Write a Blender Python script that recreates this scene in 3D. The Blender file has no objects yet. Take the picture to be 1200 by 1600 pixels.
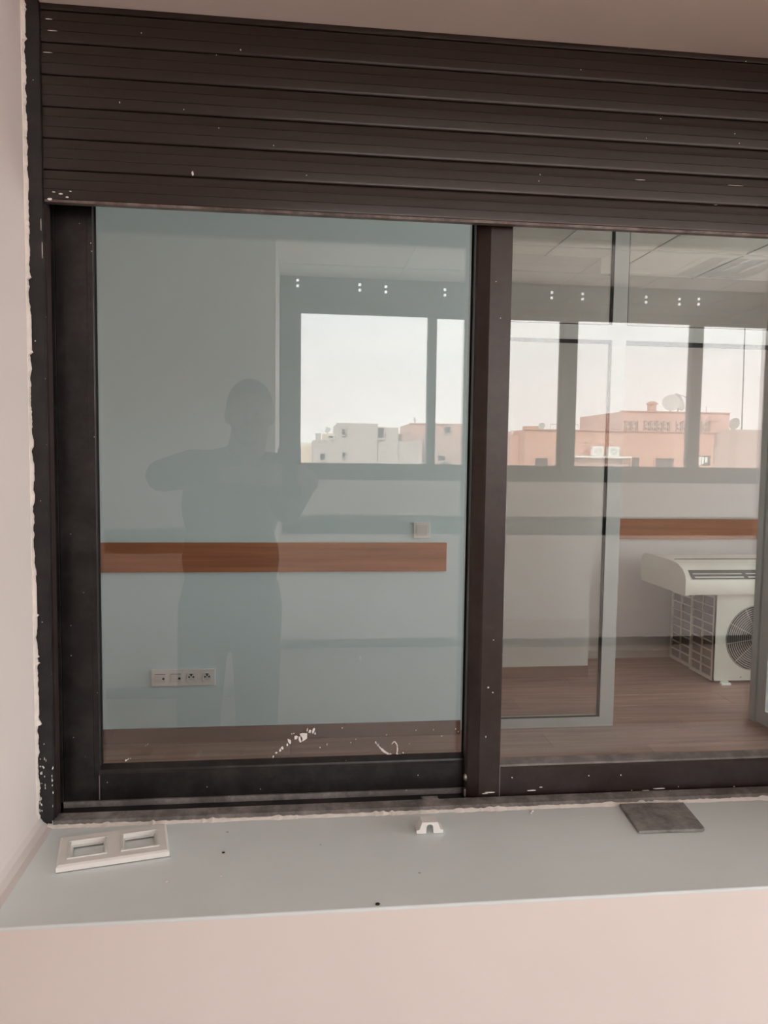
import bpy, bmesh, math, random
from mathutils import Vector, Matrix
random.seed(7)
S = bpy.context.scene
COL = S.collection
PI = math.pi

# ------------------------------------------------------------------ camera
FPX, YAW, PITCH, ROLL = 1202.0, math.radians(6.557), math.radians(4.147), math.radians(0.747)
CAM = Vector((0.0, -1.15, 1.42))
fwd = Vector((math.sin(YAW)*math.cos(PITCH), math.cos(YAW)*math.cos(PITCH), -math.sin(PITCH)))
rt0 = Vector((math.cos(YAW), -math.sin(YAW), 0.0))
up0 = rt0.cross(fwd)
rt = rt0*math.cos(ROLL) + up0*math.sin(ROLL)
up = up0*math.cos(ROLL) - rt0*math.sin(ROLL)
cd = bpy.data.cameras.new('camera')
cd.sensor_fit = 'VERTICAL'; cd.sensor_height = 32.0; cd.lens = FPX/1600.0*32.0
cd.clip_start = 0.003; cd.clip_end = 500
cam = bpy.data.objects.new('camera', cd); COL.objects.link(cam)
cam.matrix_world = Matrix(((rt.x, up.x, -fwd.x, CAM.x), (rt.y, up.y, -fwd.y, CAM.y), (rt.z, up.z, -fwd.z, CAM.z), (0, 0, 0, 1)))
S.camera = cam

# ------------------------------------------------------------------ sky, sun, window daylight, exposure
S.view_settings.view_transform = 'Standard'
S.view_settings.look = 'None'
S.view_settings.gamma = 1.0
S.view_settings.use_curve_mapping = False
S.view_settings.exposure = 0.60
SKY = 4.4
w = bpy.data.worlds.new('sky'); S.world = w; w.use_nodes = True
nt = w.node_tree; N = nt.nodes; L = nt.links
N.clear()
tc = N.new('ShaderNodeTexCoord'); sep = N.new('ShaderNodeSeparateXYZ'); L.new(tc.outputs['Generated'], sep.inputs[0])
cr = N.new('ShaderNodeValToRGB'); L.new(sep.outputs['Z'], cr.inputs[0])
e = cr.color_ramp.elements
e[0].position = 0.0; e[0].color = (1.02, 0.89, 0.84, 1)
e[1].position = 0.9; e[1].color = (0.58, 0.71, 0.82, 1)
k = e.new(0.07); k.color = (1.04, 0.915, 0.87, 1)
k = e.new(0.17); k.color = (0.99, 0.935, 0.915, 1)
k = e.new(0.40); k.color = (0.78, 0.85, 0.90, 1)
mp = N.new('ShaderNodeMapping'); mp.inputs['Scale'].default_value = (2.2, 2.2, 13.0); L.new(tc.outputs['Generated'], mp.inputs[0])
nz = N.new('ShaderNodeTexNoise'); nz.inputs['Scale'].default_value = 1.6; nz.inputs['Detail'].default_value = 4.0; L.new(mp.outputs[0], nz.inputs['Vector'])
cr2 = N.new('ShaderNodeValToRGB'); L.new(nz.outputs['Fac'], cr2.inputs[0])
cr2.color_ramp.elements[0].position = 0.52; cr2.color_ramp.elements[1].position = 0.72
mx = N.new('ShaderNodeMixRGB'); mx.inputs[2].default_value = (1.1, 1.0, 0.95, 1)
L.new(cr2.outputs[0], mx.inputs[0]); L.new(cr.outputs[0], mx.inputs[1])
bg = N.new('ShaderNodeBackground'); bg.inputs['Strength'].default_value = SKY
L.new(mx.outputs[0], bg.inputs[0])
ow = N.new('ShaderNodeOutputWorld'); L.new(bg.outputs[0], ow.inputs[0])

sl = bpy.data.lights.new('hazy_sun', 'SUN'); sl.energy = 9.0; sl.angle = math.radians(12); sl.color = (1.0, 0.86, 0.74)
so = bpy.data.objects.new('hazy_sun', sl); COL.objects.link(so)
so.rotation_euler = Vector((0.45, -0.75, -0.55)).to_track_quat('-Z', 'Y').to_euler()

def portal(name, loc, sx, sz, direction):
    l = bpy.data.lights.new(name, 'AREA'); l.shape = 'RECTANGLE'; l.size = sx; l.size_y = sz
    l.cycles.is_portal = True
    o = bpy.data.objects.new(name, l); COL.objects.link(o); o.location = loc
    o.rotation_euler = Vector(direction).to_track_quat('-Z', 'Z').to_euler()
YB = -4.30          # wall with the windows behind the photographer
XR = 4.30           # right end of the near room
XRF = 3.80          # right end of the far room
portal('daylight_portal_back', (2.05, YB-0.06, 1.90), 4.2, 1.12, (0, 1, 0))
portal('daylight_portal_side', (XRF+0.06, 1.40, 1.16), 2.40, 2.08, (-1, 0, 0))
portal('daylight_portal_rear', (XRF+0.06, 3.45, 1.16), 0.40, 2.08, (-1, 0, 0))
portal('daylight_portal_right', (XR+0.06, -2.575, 1.45), 3.25, 2.3, (-1, 0, 0))
S.cycles.max_bounces = 12
S.cycles.diffuse_bounces = 6
S.cycles.glossy_bounces = 5
S.cycles.transparent_max_bounces = 24
S.cycles.use_denoising = True
S.cycles.use_adaptive_sampling = False
S.cycles.caustics_reflective = False
S.cycles.caustics_refractive = False

# ------------------------------------------------------------------ pixel helpers (photograph is 1200 x 1600)
GL = 0.05
def ray(x, y): return fwd + rt*((x-600)/FPX) + up*((800-y)/FPX)
def atY(x, y, Y):
    d = ray(x, y); return CAM + d*((Y-CAM.y)/d.y)
def mir(x, y, Y):
    p = atY(x, y, 2*GL-Y); return Vector((p.x, Y, p.z))

# ------------------------------------------------------------------ mesh builder
class MB:
    def __init__(s): s.v = []; s.f = []; s.sm = []
    def add(s, vs, fs, smooth=False):
        o = len(s.v); s.v += [tuple(p) for p in vs]
        for f in fs: s.f.append([i+o for i in f]); s.sm.append(smooth)
        return s
    def box(s, x0, x1, y0, y1, z0, z1):
        vs = [(x, y, z) for x in (x0, x1) for y in (y0, y1) for z in (z0, z1)]
        return s.add(vs, [(0,1,3,2), (4,6,7,5), (0,4,5,1), (2,3,7,6), (0,2,6,4), (1,5,7,3)])
    def rbox(s, x0, x1, y0, y1, z0, z1, b):
        bm = bmesh.new(); bmesh.ops.create_cube(bm, size=1)
        for v in bm.verts: v.co = ((x0+x1)/2+v.co.x*(x1-x0), (y0+y1)/2+v.co.y*(y1-y0), (z0+z1)/2+v.co.z*(z1-z0))
        bmesh.ops.bevel(bm, geom=bm.edges[:], offset=b, segments=2, affect='EDGES', profile=0.5)
        bm.verts.index_update(); s.add([v.co[:] for v in bm.verts], [[v.index for v in f.verts] for f in bm.faces]); bm.free(); return s
    def prism(s, prof, axis, a, b, smooth=False):
        # prof: list of 2-D points; axis 'x' -> (y,z), 'y' -> (x,z), 'z' -> (x,y)
        def P(p, t): return {'x': (t, p[0], p[1]), 'y': (p[0], t, p[1]), 'z': (p[0], p[1], t)}[axis]
        n = len(prof); vs = [P(p, a) for p in prof]+[P(p, b) for p in prof]
        s.add(vs, [(i, (i+1) % n, n+(i+1) % n, n+i) for i in range(n)], smooth)
        return s.add(vs, [list(range(n))[::-1], list(range(n, 2*n))])
    def tube(s, p0, p1, r0, r1=None, n=12, smooth=True):
        r1 = r0 if r1 is None else r1
        p0, p1 = Vector(p0), Vector(p1); q = (p1-p0).to_track_quat('Z', 'Y')
        vs = []
        for p, r in ((p0, r0), (p1, r1)):
            vs += [p+q @ Vector((r*math.cos(2*PI*i/n), r*math.sin(2*PI*i/n), 0)) for i in range(n)]
        s.add(vs, [(i, (i+1) % n, n+(i+1) % n, n+i) for i in range(n)], smooth)
        return s.add(vs, [list(range(n))[::-1], list(range(n, 2*n))])
    def path(s, pts, r, n=8, closed=False):
        pts = [Vector(p) for p in pts]; m = len(pts); vs = []
        for i, p in enumerate(pts):
            a = pts[(i-1) % m] if closed or i else p; b = pts[(i+1) % m] if closed or i < m-1 else p
            q = (b-a).to_track_quat('Z', 'Y')
            vs += [p+q @ Vector((r*math.cos(2*PI*k/n), r*math.sin(2*PI*k/n), 0)) for k in range(n)]
        fs = []
        for i in range(m if closed else m-1):
            j = (i+1) % m
            for k in range(n): fs.append((i*n+k, i*n+(k+1) % n, j*n+(k+1) % n, j*n+k))
        return s.add(vs, fs, True)
    def ell(s, c, r, rot=None, nu=16, nv=10):
        c = Vector(c); vs = []; fs = []
        for j in range(nv+1):
            t = PI*j/nv
            for i in range(nu):
                a = 2*PI*i/nu; p = Vector((r[0]*math.sin(t)*math.cos(a), r[1]*math.sin(t)*math.sin(a), r[2]*math.cos(t)))
                if rot: p = rot @ p
                vs.append(c+p)
        for j in range(nv):
            for i in range(nu): fs.append((j*nu+i, (j+1)*nu+i, (j+1)*nu+(i+1) % nu, j*nu+(i+1) % nu))
        return s.add(vs, fs, True)
    def cap(s, p0, p1, r0, r1=None, n=14):
        r1 = r0 if r1 is None else r1
        s.tube(p0, p1, r0, r1, n); s.ell(p0, (r0,)*3, None, n, 8); return s.ell(p1, (r1,)*3, None, n, 8)
    def build(s, name, m, parent=None, loc=None):
        xs = [v[0] for v in s.v]; ys = [v[1] for v in s.v]; zs = [v[2] for v in s.v]
        base = Vector(loc) if loc else Vector(((min(xs)+max(xs))/2, (min(ys)+max(ys))/2, min(zs)))
        me = bpy.data.meshes.new(name)
        me.from_pydata([(v[0]-base.x, v[1]-base.y, v[2]-base.z) for v in s.v], [], s.f); me.update()
        bm = bmesh.new(); bm.from_mesh(me); bmesh.ops.remove_doubles(bm, verts=bm.verts, dist=1e-6)
        bmesh.ops.recalc_face_normals(bm, faces=bm.faces); bm.to_mesh(me); bm.free()
        if any(s.sm) and not all(s.sm):
            for p in me.polygons: p.use_smooth = True
            try: me.set_sharp_from_angle(angle=math.radians(35))
            except Exception: pass
        elif any(s.sm):
            for p in me.polygons: p.use_smooth = True
        if m: me.materials.append(m)
        return link(name, me, base, parent)
WL = {}
def link(name, data, base, parent=None):
    o = bpy.data.objects.new(name, data); COL.objects.link(o)
    WL[o] = Vector(base)
    if parent is not None:
        o.parent = parent; o.location = Vector(base)-WL[parent]
    else: o.location = base
    return o
def empty(name, loc, parent=None):
    o = link(name, None, loc, parent); o.empty_display_size = 0.1; return o
def tag(o, label, cat, group=None, kind=None):
    o['label'] = label; o['category'] = cat
    if group: o['group'] = group
    if kind: o['kind'] = kind
    return o
def struct(o, label, cat): return tag(o, label, cat, None, 'structure')

# ------------------------------------------------------------------ materials
MC = {}
def mat(name, col, rough=0.6, metal=0.0, var=0.05, vscale=6.0, bump=0.0, bscale=80.0, stretch=(1, 1, 1), speck=0.0, sscale=35.0, dust=0.0, dcol=(0.55, 0.5, 0.47), rnd=0.0, spec=0.5, scol=(0.75, 0.7, 0.66)):
    if name in MC: return MC[name]
    m = bpy.data.materials.new(name); m.use_nodes = True; MC[name] = m
    t = m.node_tree; n = t.nodes; l = t.links
    b = n['Principled BSDF']; b.inputs['Roughness'].default_value = rough; b.inputs['Metallic'].default_value = metal
    b.inputs['Specular IOR Level'].default_value = spec
    g = n.new('ShaderNodeNewGeometry'); mp = n.new('ShaderNodeMapping'); mp.inputs['Scale'].default_value = stretch
    l.new(g.outputs['Position'], mp.inputs[0])
    nz = n.new('ShaderNodeTexNoise'); nz.inputs['Scale'].default_value = vscale; nz.inputs['Detail'].default_value = 5
    l.new(mp.outputs[0], nz.inputs['Vector'])
    r = n.new('ShaderNodeValToRGB'); l.new(nz.outputs['Fac'], r.inputs[0])
    r.color_ramp.elements[0].position = 0.3; r.color_ramp.elements[1].position = 0.7
    r.color_ramp.elements[0].color = [c*(1-var) for c in col]+[1]; r.color_ramp.elements[1].color = [min(1, c*(1+var)) for c in col]+[1]
    out = r.outputs[0]
    def mixin(fac, src, c2):
        q = n.new('ShaderNodeMixRGB'); l.new(fac, q.inputs[0]); l.new(src, q.inputs[1]); q.inputs[2].default_value = list(c2)+[1]; return q.outputs[0]
    if rnd:
        oi = n.new('ShaderNodeObjectInfo'); mr = n.new('ShaderNodeMapRange'); mr.inputs[3].default_value = 1-rnd; mr.inputs[4].default_value = 1+rnd
        l.new(oi.outputs['Random'], mr.inputs[0])
        q = n.new('ShaderNodeMixRGB'); q.blend_type = 'MULTIPLY'; q.inputs[0].default_value = 1; l.new(out, q.inputs[1]); l.new(mr.outputs[0], q.inputs[2]); out = q.outputs[0]
    if dust:
        d = n.new('ShaderNodeTexNoise'); d.inputs['Scale'].default_value = 28; d.inputs['Detail'].default_value = 6; d.inputs['Roughness'].default_value = 0.7
        l.new(g.outputs['Position'], d.inputs['Vector'])
        dr = n.new('ShaderNodeMapRange'); dr.inputs[1].default_value = 0.42; dr.inputs[2].default_value = 0.75; dr.inputs[4].default_value = dust; l.new(d.outputs['Fac'], dr.inputs[0])
        out = mixin(dr.outputs[0], out, dcol)
    if speck:
        vo = n.new('ShaderNodeTexVoronoi'); vo.inputs['Scale'].default_value = sscale; l.new(g.outputs['Position'], vo.inputs['Vector'])
        ma = n.new('ShaderNodeMath'); ma.operation = 'LESS_THAN'; ma.inputs[1].default_value = speck; l.new(vo.outputs['Distance'], ma.inputs[0])
        sp = n.new('ShaderNodeSeparateColor'); l.new(vo.outputs['Color'], sp.inputs[0])
        mb = n.new('ShaderNodeMath'); mb.operation = 'GREATER_THAN'; mb.inputs[1].default_value = 0.6; l.new(sp.outputs[0], mb.inputs[0])
        mc = n.new('ShaderNodeMath'); mc.operation = 'MULTIPLY'; l.new(ma.outputs[0], mc.inputs[0]); l.new(mb.outputs[0], mc.inputs[1])
        out = mixin(mc.outputs[0], out, scol)
    l.new(out, b.inputs['Base Color'])
    if bump:
        bz = n.new('ShaderNodeTexNoise'); bz.inputs['Scale'].default_value = bscale; bz.inputs['Detail'].default_value = 4; l.new(mp.outputs[0], bz.inputs['Vector'])
        bp = n.new('ShaderNodeBump'); bp.inputs['Strength'].default_value = bump; bp.inputs['Distance'].default_value = 0.002; l.new(bz.outputs['Fac'], bp.inputs['Height'])
        l.new(bp.outputs[0], b.inputs['Normal'])
    return m
def glass(name, tint, r0):
    m = bpy.data.materials.new(name); m.use_nodes = True; MC[name] = m
    t = m.node_tree; n = t.nodes; l = t.links; n.clear()
    lw = n.new('ShaderNodeLayerWeight'); lw.inputs[0].default_value = 0.5
    p = n.new('ShaderNodeMath'); p.operation = 'POWER'; p.inputs[1].default_value = 5; l.new(lw.outputs['Facing'], p.inputs[0])
    a = n.new('ShaderNodeMath'); a.operation = 'MULTIPLY_ADD'; a.inputs[1].default_value = 1-r0; a.inputs[2].default_value = r0; l.new(p.outputs[0], a.inputs[0])
    tr = n.new('ShaderNodeBsdfTransparent'); tr.inputs[0].default_value = list(tint)+[1]
    gl = n.new('ShaderNodeBsdfGlossy'); gl.inputs['Roughness'].default_value = 0.0; gl.inputs[0].default_value = (1, 1, 1, 1)
    mx = n.new('ShaderNodeMixShader'); l.new(a.outputs[0], mx.inputs[0]); l.new(tr.outputs[0], mx.inputs[1]); l.new(gl.outputs[0], mx.inputs[2])
    o = n.new('ShaderNodeOutputMaterial'); l.new(mx.outputs[0], o.inputs[0]); return m

M_glass = glass('tinted_glass', (0.885, 0.935, 0.94), 0.060)
M_pglass = glass('partition_glass', (0.93, 0.95, 0.94), 0.04)
M_oglass = glass('outer_glass', (0.97, 0.98, 0.98), 0.03)
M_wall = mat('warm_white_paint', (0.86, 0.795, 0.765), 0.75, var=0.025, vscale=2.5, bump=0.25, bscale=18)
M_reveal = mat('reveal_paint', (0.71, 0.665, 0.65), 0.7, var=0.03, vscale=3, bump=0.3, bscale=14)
M_sill = mat('sill_paint', (0.80, 0.885, 0.885), 0.45, var=0.04, vscale=5, bump=0.35, bscale=16, speck=0.05, sscale=22, scol=(0.5, 0.48, 0.45))
M_plaster = mat('raw_plaster', (0.82, 0.78, 0.73), 0.85, var=0.08, vscale=60, bump=0.6, bscale=150)
M_brown = mat('brown_aluminium', (0.023, 0.0135, 0.012), 0.34, var=0.10, vscale=9, speck=0.045, sscale=45, dust=0.03)
M_shut = mat('shutter_brown', (0.023, 0.0155, 0.0138), 0.28, var=0.08, vscale=5, stretch=(0.4, 1, 4), speck=0.035, sscale=38)
M_frame = mat('frame_dark', (0.007, 0.0055, 0.0055), 0.38, var=0.12, vscale=12, speck=0.05, sscale=60, dust=0.05)
M_guide = mat('guide_black', (0.006, 0.006, 0.0066), 0.5, var=0.15, vscale=15, speck=0.07, sscale=75, dust=0.04)
M_track = mat('dusty_track', (0.13, 0.118, 0.113), 0.6, var=0.2, vscale=25, dust=0.95, dcol=(0.36, 0.33, 0.315), speck=0.06, sscale=60)
M_bead = mat('dusty_bead', (0.16, 0.145, 0.14), 0.65, var=0.2, vscale=25, dust=0.7, dcol=(0.34, 0.315, 0.30))
M_rubber = mat('black_rubber', (0.008, 0.008, 0.009), 0.6)
M_metal = mat('screw_metal', (0.35, 0.31, 0.29), 0.35, 0.8)
M_smear = mat('white_paint_smear', (0.85, 0.83, 0.80), 0.7, var=0.05, vscale=90)
M_plast = mat('white_plastic', (0.87, 0.86, 0.83), 0.35, var=0.02)
M_plast2 = mat('grey_white_plastic', (0.76, 0.77, 0.745), 0.4, var=0.02)
M_cream = mat('cream_plastic', (0.76, 0.72, 0.63), 0.4, var=0.03, vscale=5)
M_acbody = mat('ac_paint', (0.66, 0.63, 0.55), 0.45, var=0.04, vscale=6)
M_dark = mat('dark_cavity', (0.045, 0.038, 0.035), 0.8)
M_grill = mat('grille_wire', (0.52, 0.48, 0.45), 0.5)
M_slate = mat('grey_pad', (0.17, 0.158, 0.153), 0.7, var=0.3, vscale=30, dust=1.0, dcol=(0.36, 0.345, 0.33), bump=0.4, bscale=120)
M_rail = mat('orange_wood', (0.40, 0.155, 0.07), 0.45, var=0.22, vscale=7, stretch=(0.25, 1, 6))
M_base = mat('brown_baseboard', (0.20, 0.105, 0.07), 0.5, var=0.15, vscale=7, stretch=(0.3, 1, 5))
M_plank = mat('laminate_plank', (0.31, 0.165, 0.125), 0.42, var=0.30, vscale=5, stretch=(0.35, 5, 1), rnd=0.14, bump=0.1, bscale=60)
M_floor = mat('laminate_floor', (0.40, 0.29, 0.235), 0.45, var=0.28, vscale=5, stretch=(0.35, 5, 1))
M_alu = mat('grey_aluminium', (0.50, 0.54, 0.53), 0.4, 0.35, var=0.04)
M_ceil = mat('ceiling_tile_white', (0.88, 0.83, 0.79), 0.85, var=0.04, vscale=4, bump=0.3, bscale=160, rnd=0.03)
M_tbar = mat('ceiling_grid', (0.80, 0.79, 0.77), 0.5)
M_louv = mat('louvre_aluminium', (0.80, 0.84, 0.88), 0.25, 0.7)
M_tubew = mat('lamp_tube_white', (0.85, 0.88, 0.9), 0.3)
M_bgrey = mat('render_grey', (0.50, 0.44, 0.41), 0.9, var=0.08, vscale=0.6)
M_bpale = mat('render_pale', (0.75, 0.62, 0.50), 0.9, var=0.06, vscale=0.6)
M_bpink = mat('render_pink', (0.62, 0.40, 0.345), 0.9, var=0.06, vscale=0.5)
M_bsalmon = mat('render_salmon', (0.58, 0.335, 0.265), 0.9, var=0.07, vscale=0.4)
M_bmauve = mat('render_mauve', (0.50, 0.36, 0.32), 0.9, var=0.06, vscale=0.4)
M_bdark = mat('far_pane', (0.10, 0.09, 0.09), 0.4)
M_bwhite = mat('far_white', (0.78, 0.76, 0.72), 0.7)
M_dish = mat('dish_grey', (0.55, 0.52, 0.50), 0.6)
M_ground = mat('pale_bounce_ground', (0.55, 0.49, 0.45), 0.95, var=0.15, vscale=0.2)
M_skin = mat('skin', (0.24, 0.14, 0.10), 0.5, var=0.06, vscale=20)
M_hair = mat('dark_hair', (0.015, 0.012, 0.011), 0.6)
M_shirt = mat('dark_shirt', (0.030, 0.033, 0.040), 0.85, var=0.1, vscale=15)
M_trous = mat('dark_trousers', (0.024, 0.027, 0.034), 0.85, var=0.1, vscale=15)
M_shoe = mat('black_leather', (0.012, 0.011, 0.011), 0.4)
M_phone = mat('phone_black', (0.012, 0.012, 0.014), 0.2)
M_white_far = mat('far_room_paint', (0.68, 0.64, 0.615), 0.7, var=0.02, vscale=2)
M_cool_far = mat('skylight_blue_wall', (0.70, 0.865, 0.90), 0.7, var=0.02, vscale=2)  # bluish skylight on the left far wall is put into its colour

# ------------------------------------------------------------------ the window wall of the near room
X0, X1, Z0, Z1 = -0.374, 0.945, 0.871, 2.036       # niche of the window
YF, YK = -0.255, 0.100                             # room-side and far-side faces of this wall
HC = 2.68                                          # ceiling height of both rooms
XL = -2.40
XM = 4.90
b = MB().box(XL-0.15, X0, YF, YK, 0, HC+0.2).box(X1, XM, YF, YK, 0, HC+0.2).box(X0, X1, YF, YK, Z1, HC+0.2).box(X0, X1, YF+0.003, YK, 0, Z0-0.03)
b.box(X0, X1, YF, YF+0.003, 0, Z0-0.004)
struct(b.build('wall_front', M_wall), 'warm white wall below and around the sliding window', 'wall')
# sill with a soft front edge
pr = [(YF+0.003, Z0-0.029), (YF+0.003, Z0-0.004), (YF-0.0005, Z0-0.004)]
for i in range(7):
    a = i/6*PI/2; pr.append((YF-0.0005+0.0025-0.0025*math.cos(a), Z0-0.0025+0.0025*math.sin(a)))
pr += [(YK, Z0), (YK, Z0-0.029)]
struct(MB().prism(pr, 'x', X0, X1).build('trim_1', M_sill), 'grey white painted window sill with plaster dust and specks', 'window sill')
# left reveal (plastered, softly rounded against the sill)
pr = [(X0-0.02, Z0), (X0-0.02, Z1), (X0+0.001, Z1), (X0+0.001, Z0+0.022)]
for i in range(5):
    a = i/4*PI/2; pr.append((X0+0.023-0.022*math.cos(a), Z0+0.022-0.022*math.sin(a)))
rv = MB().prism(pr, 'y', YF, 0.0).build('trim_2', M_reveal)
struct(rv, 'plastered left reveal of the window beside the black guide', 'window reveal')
# ragged plaster edge overlapping the shutter guide
vs = []; fs = []; zz = Z0+0.004; row = 0; random.seed(11)
wv = 0.004
while zz < Z1-0.002:
    wv = max(0.0018, min(0.0050, wv+random.uniform(-0.0011, 0.0011)))
    if random.random() < 0.05: wv = random.uniform(0.0045, 0.0085)
    vs += [(X0-0.001, -0.0155, zz), (X0+0.002, -0.0150, zz), (X0+wv, -0.0100, zz), (X0+wv, -0.0068, zz), (X0-0.001, -0.006, zz)]
    if row:
        o = (row-1)*5
        for k in range(5): fs.append((o+k, o+(k+1) % 5, o+5+(k+1) % 5, o+5+k))
    row += 1; zz += random.uniform(0.0015, 0.0045)
fs += [(0, 1, 2, 3, 4), tuple(range((row-1)*5, row*5))]
MB().add(vs, fs).build('plaster_edge', M_plaster, rv)
struct(MB().box(X0, X1, YF+0.0005, 0.0, Z1-0.0015, Z1+0.004).build('trim_3', mat('soffit_paint', (0.88, 0.79, 0.74), 0.75, var=0.03, vscale=3, bump=0.3, bscale=14)), 'plastered soffit above the rolled down shutter', 'window soffit')
# lumpy plaster line along the sill and the frame
vs = []; fs = []; xx = X0+0.014; row = 0
while xx < X1-0.004:
    d = random.uniform(0.002, 0.0045) if random.random() < 0.75 else random.uniform(0.004, 0.0065)
    vs += [(xx, -0.001, Z0-0.001), (xx, -0.014-d, Z0-0.001), (xx, -0.010, Z0+0.0012+d*0.5), (xx, -0.001, Z0+0.002+d*0.6)]
    if row:
        o = (row-1)*4
        for k in range(4): fs.append((o+k, o+(k+1) % 4, o+4+(k+1) % 4, o+4+k))
    row += 1; xx += random.uniform(0.003, 0.008)
fs += [(0, 1, 2, 3), tuple(range((row-1)*4, row*4))]
tr1 = bpy.data.objects['trim_1']
MB().add(vs, fs).build('plaster_edge', M_plaster, tr1)

# ------------------------------------------------------------------ window frame (fixed part)
wf = empty('window_1', ((X0+X1)/2, 0.04, Z0))
struct(wf, 'fixed dark brown aluminium frame of the sliding window', 'window frame')
g = MB().box(X0, -0.352, -0.006, 0.020, Z0-0.012, Z1).build('shutter_guide', M_guide, wf); g['label'] = 'black shutter guide with chipped white plaster'
MB().box(0.923, X1, -0.006, 0.020, Z0, Z1).build('shutter_guide', M_guide, wf)
MB().box(-0.352, -0.3495, 0.002, 0.020, Z0+0.002, Z1-0.27).build('guide_seal', M_brown, wf)
b = MB().box(X0, -0.364, 0.020, 0.100, Z0, Z1).box(-0.364, -0.352, 0.0205, 0.026, Z0, Z1).box(-0.364, -0.353, 0.046, 0.050, Z0, Z1).box(-0.364, -0.353, 0.082, 0.10, Z0, Z1)
b.build('jamb', M_frame, wf)
MB().box(0.935, X1, 0.020, 0.100, Z0, Z1).build('jamb', M_frame, wf)
MB().box(-0.364, 0.935, 0.012, 0.100, Z1-0.035, Z1).build('head_rail', M_frame, wf)
# bottom track: dusty front lip, groove, middle rail
MB().prism([(-0.010, Z0-0.004), (-0.010, Z0+0.003), (-0.006, Z0+0.007), (0.012, Z0+0.010), (0.012, Z0-0.004)], 'x', -0.352, X1).build('track_lip', M_track, wf)
MB().box(-0.364, 0.935, 0.012, 0.100, Z0-0.004, Z0+0.002).build('track_bed', M_frame, wf)
MB().box(-0.364, 0.935, 0.046, 0.050, Z0+0.002, Z0+0.011).build('track_rail', M_track, wf)
MB().box(0.20, 0.226, 0.013, 0.022, Z0+0.002, Z0+0.0105).build('track_stop', M_track, wf)

# ------------------------------------------------------------------ sliding sashes
def sash(xa, xb, y0, chamfer_left, label, gy):
    t = empty('sliding_sash', ((xa+xb)/2, y0+0.014, Z0+0.004))
    tag(t, label, 'window sash', 'sliding sashes of the brown window')
    za, zb = Z0+0.004, Z1-0.037; y1 = y0+0.0255; W = 0.054
    mt = M_brown if chamfer_left else M_frame
    if chamfer_left:
        MB().prism([(xa, y0+0.0125), (xa+0.003, y0+0.009), (xa+0.017, y0+0.002), (xa+0.020, y0), (xa+W-0.001, y0), (xa+W, y0+0.001), (xa+W, y1), (xa, y1)], 'z', za, zb).build('stile', mt, t)
    else:
        MB().prism([(xa, y0+0.002), (xa+0.002, y0), (xa+0.046, y0), (xa+0.0465, y0+0.0012), (xa+0.048, y0+0.0012), (xa+W, y0+0.0014), (xa+W, y1), (xa, y1)], 'z', za, zb).build('stile', mt, t)
    MB().box(xb-W, xb, y0, y1, za, zb).build('stile', mt, t)
    rz = 0.053
    r = MB().prism([(y0+0.0006, za), (y0+0.0006, za+rz-0.006), (y0+0.003, za+rz-0.003), (y1, za+rz-0.003), (y1, za)], 'x', xa+W+0.0004, xb-W).build('rail', mt, t)
    MB().prism([(y0+0.003, za+rz-0.0029), (y0+0.004, za+rz), (gy-0.0005, za+rz+0.005), (gy-0.0005, za+rz-0.0029)], 'x', xa+W, xb-W).build('glazing_bead', M_bead if chamfer_left else M_frame, t)
    MB().box(xa+W, xb-W, y0, y1, zb-0.053, zb).build('rail', mt, t)
    MB().box(xa+W-0.006, xb-W+0.006, gy, gy+0.006, za+rz-0.006, zb-0.050).build('pane', M_glass, t)
    # thin black gaskets round the pane
    for xx in (xa+W, xb-W-0.0022): MB().box(xx, xx+0.0022, gy-0.0030, gy-0.0004, za+rz, zb-0.053).build('gasket', M_rubber, t)
    return t
sB = sash(-0.3545, 0.330, 0.0515, False, 'rear left sliding sash with paint smears low on its glass', 0.0690)
sF = sash(0.273, 0.9325, 0.0200, True, 'front right sliding sash with the thick brown meeting stile', 0.0395)
# joint line of the left sash corner and the screw on the meeting stile
MB().box(-0.3012, -0.2999, 0.0508, 0.0520, Z0+0.005, Z0+0.050).build('corner_joint', M_bead, sB)
MB().box(0.3262, 0.3275, 0.0194, 0.0206, Z0+0.006, Z0+0.058).build('corner_joint', M_bead, sF)
p = atY(733, 1215, 0.028)
q = MB(); q.ell((0.2725, 0.0295, p.z), (0.0032, 0.0045, 0.0062)); q.build('screw', M_metal, sF)
MB().box(0.2706, 0.2732, 0.026, 0.034, Z0+0.005, Z0+0.018).build('roller_clip', M_metal, sF)
# white paint smears on the left pane
def smear(pts, wd, seed, parent=sB, Y=0.0689):
    random.seed(seed); q = MB()
    for (x, y, r) in pts:
        n = random.randint(6, 9); c = atY(x, y, Y)
        a0 = random.random()*6; sx = random.uniform(0.5, 1.0); sy = random.uniform(0.6, 1.2); th = random.uniform(-0.9, 0.2)
        ring = []
        for i in range(n):
            a = a0+2*PI*i/n; rr = r*0.00100*random.uniform(0.45, 1.15)
            u, v = rr*sx*math.cos(a), rr*sy*1.3*math.sin(a)
            ring.append((c.x+u*math.cos(th)-v*math.sin(th), c.z+u*math.sin(th)+v*math.cos(th)))
        q.prism(ring, 'y', Y-0.0007, Y)
    q.build('paint_smear', M_smear, parent)['kind'] = 'stuff'
A = []
random.seed(3)
for (x, y, r) in [(490, 1141, 4), (484, 1143, 3), (474, 1150, 7), (470, 1155, 5), (462, 1152, 3), (452, 1158, 5), (449, 1164, 3), (441, 1168, 3.5), (438, 1172, 2.5), (432, 1176, 2), (427, 1182, 3), (421, 1188, 4), (419, 1192, 3), (424, 1190, 2), (436, 1191, 3), (443, 1188, 2), (480, 1140, 2), (459, 1146, 2), (456, 1146, 1.5), (492, 1146, 3)]: A.append((x, y, r))
smear(A, 1, 3)
A = []
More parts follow.
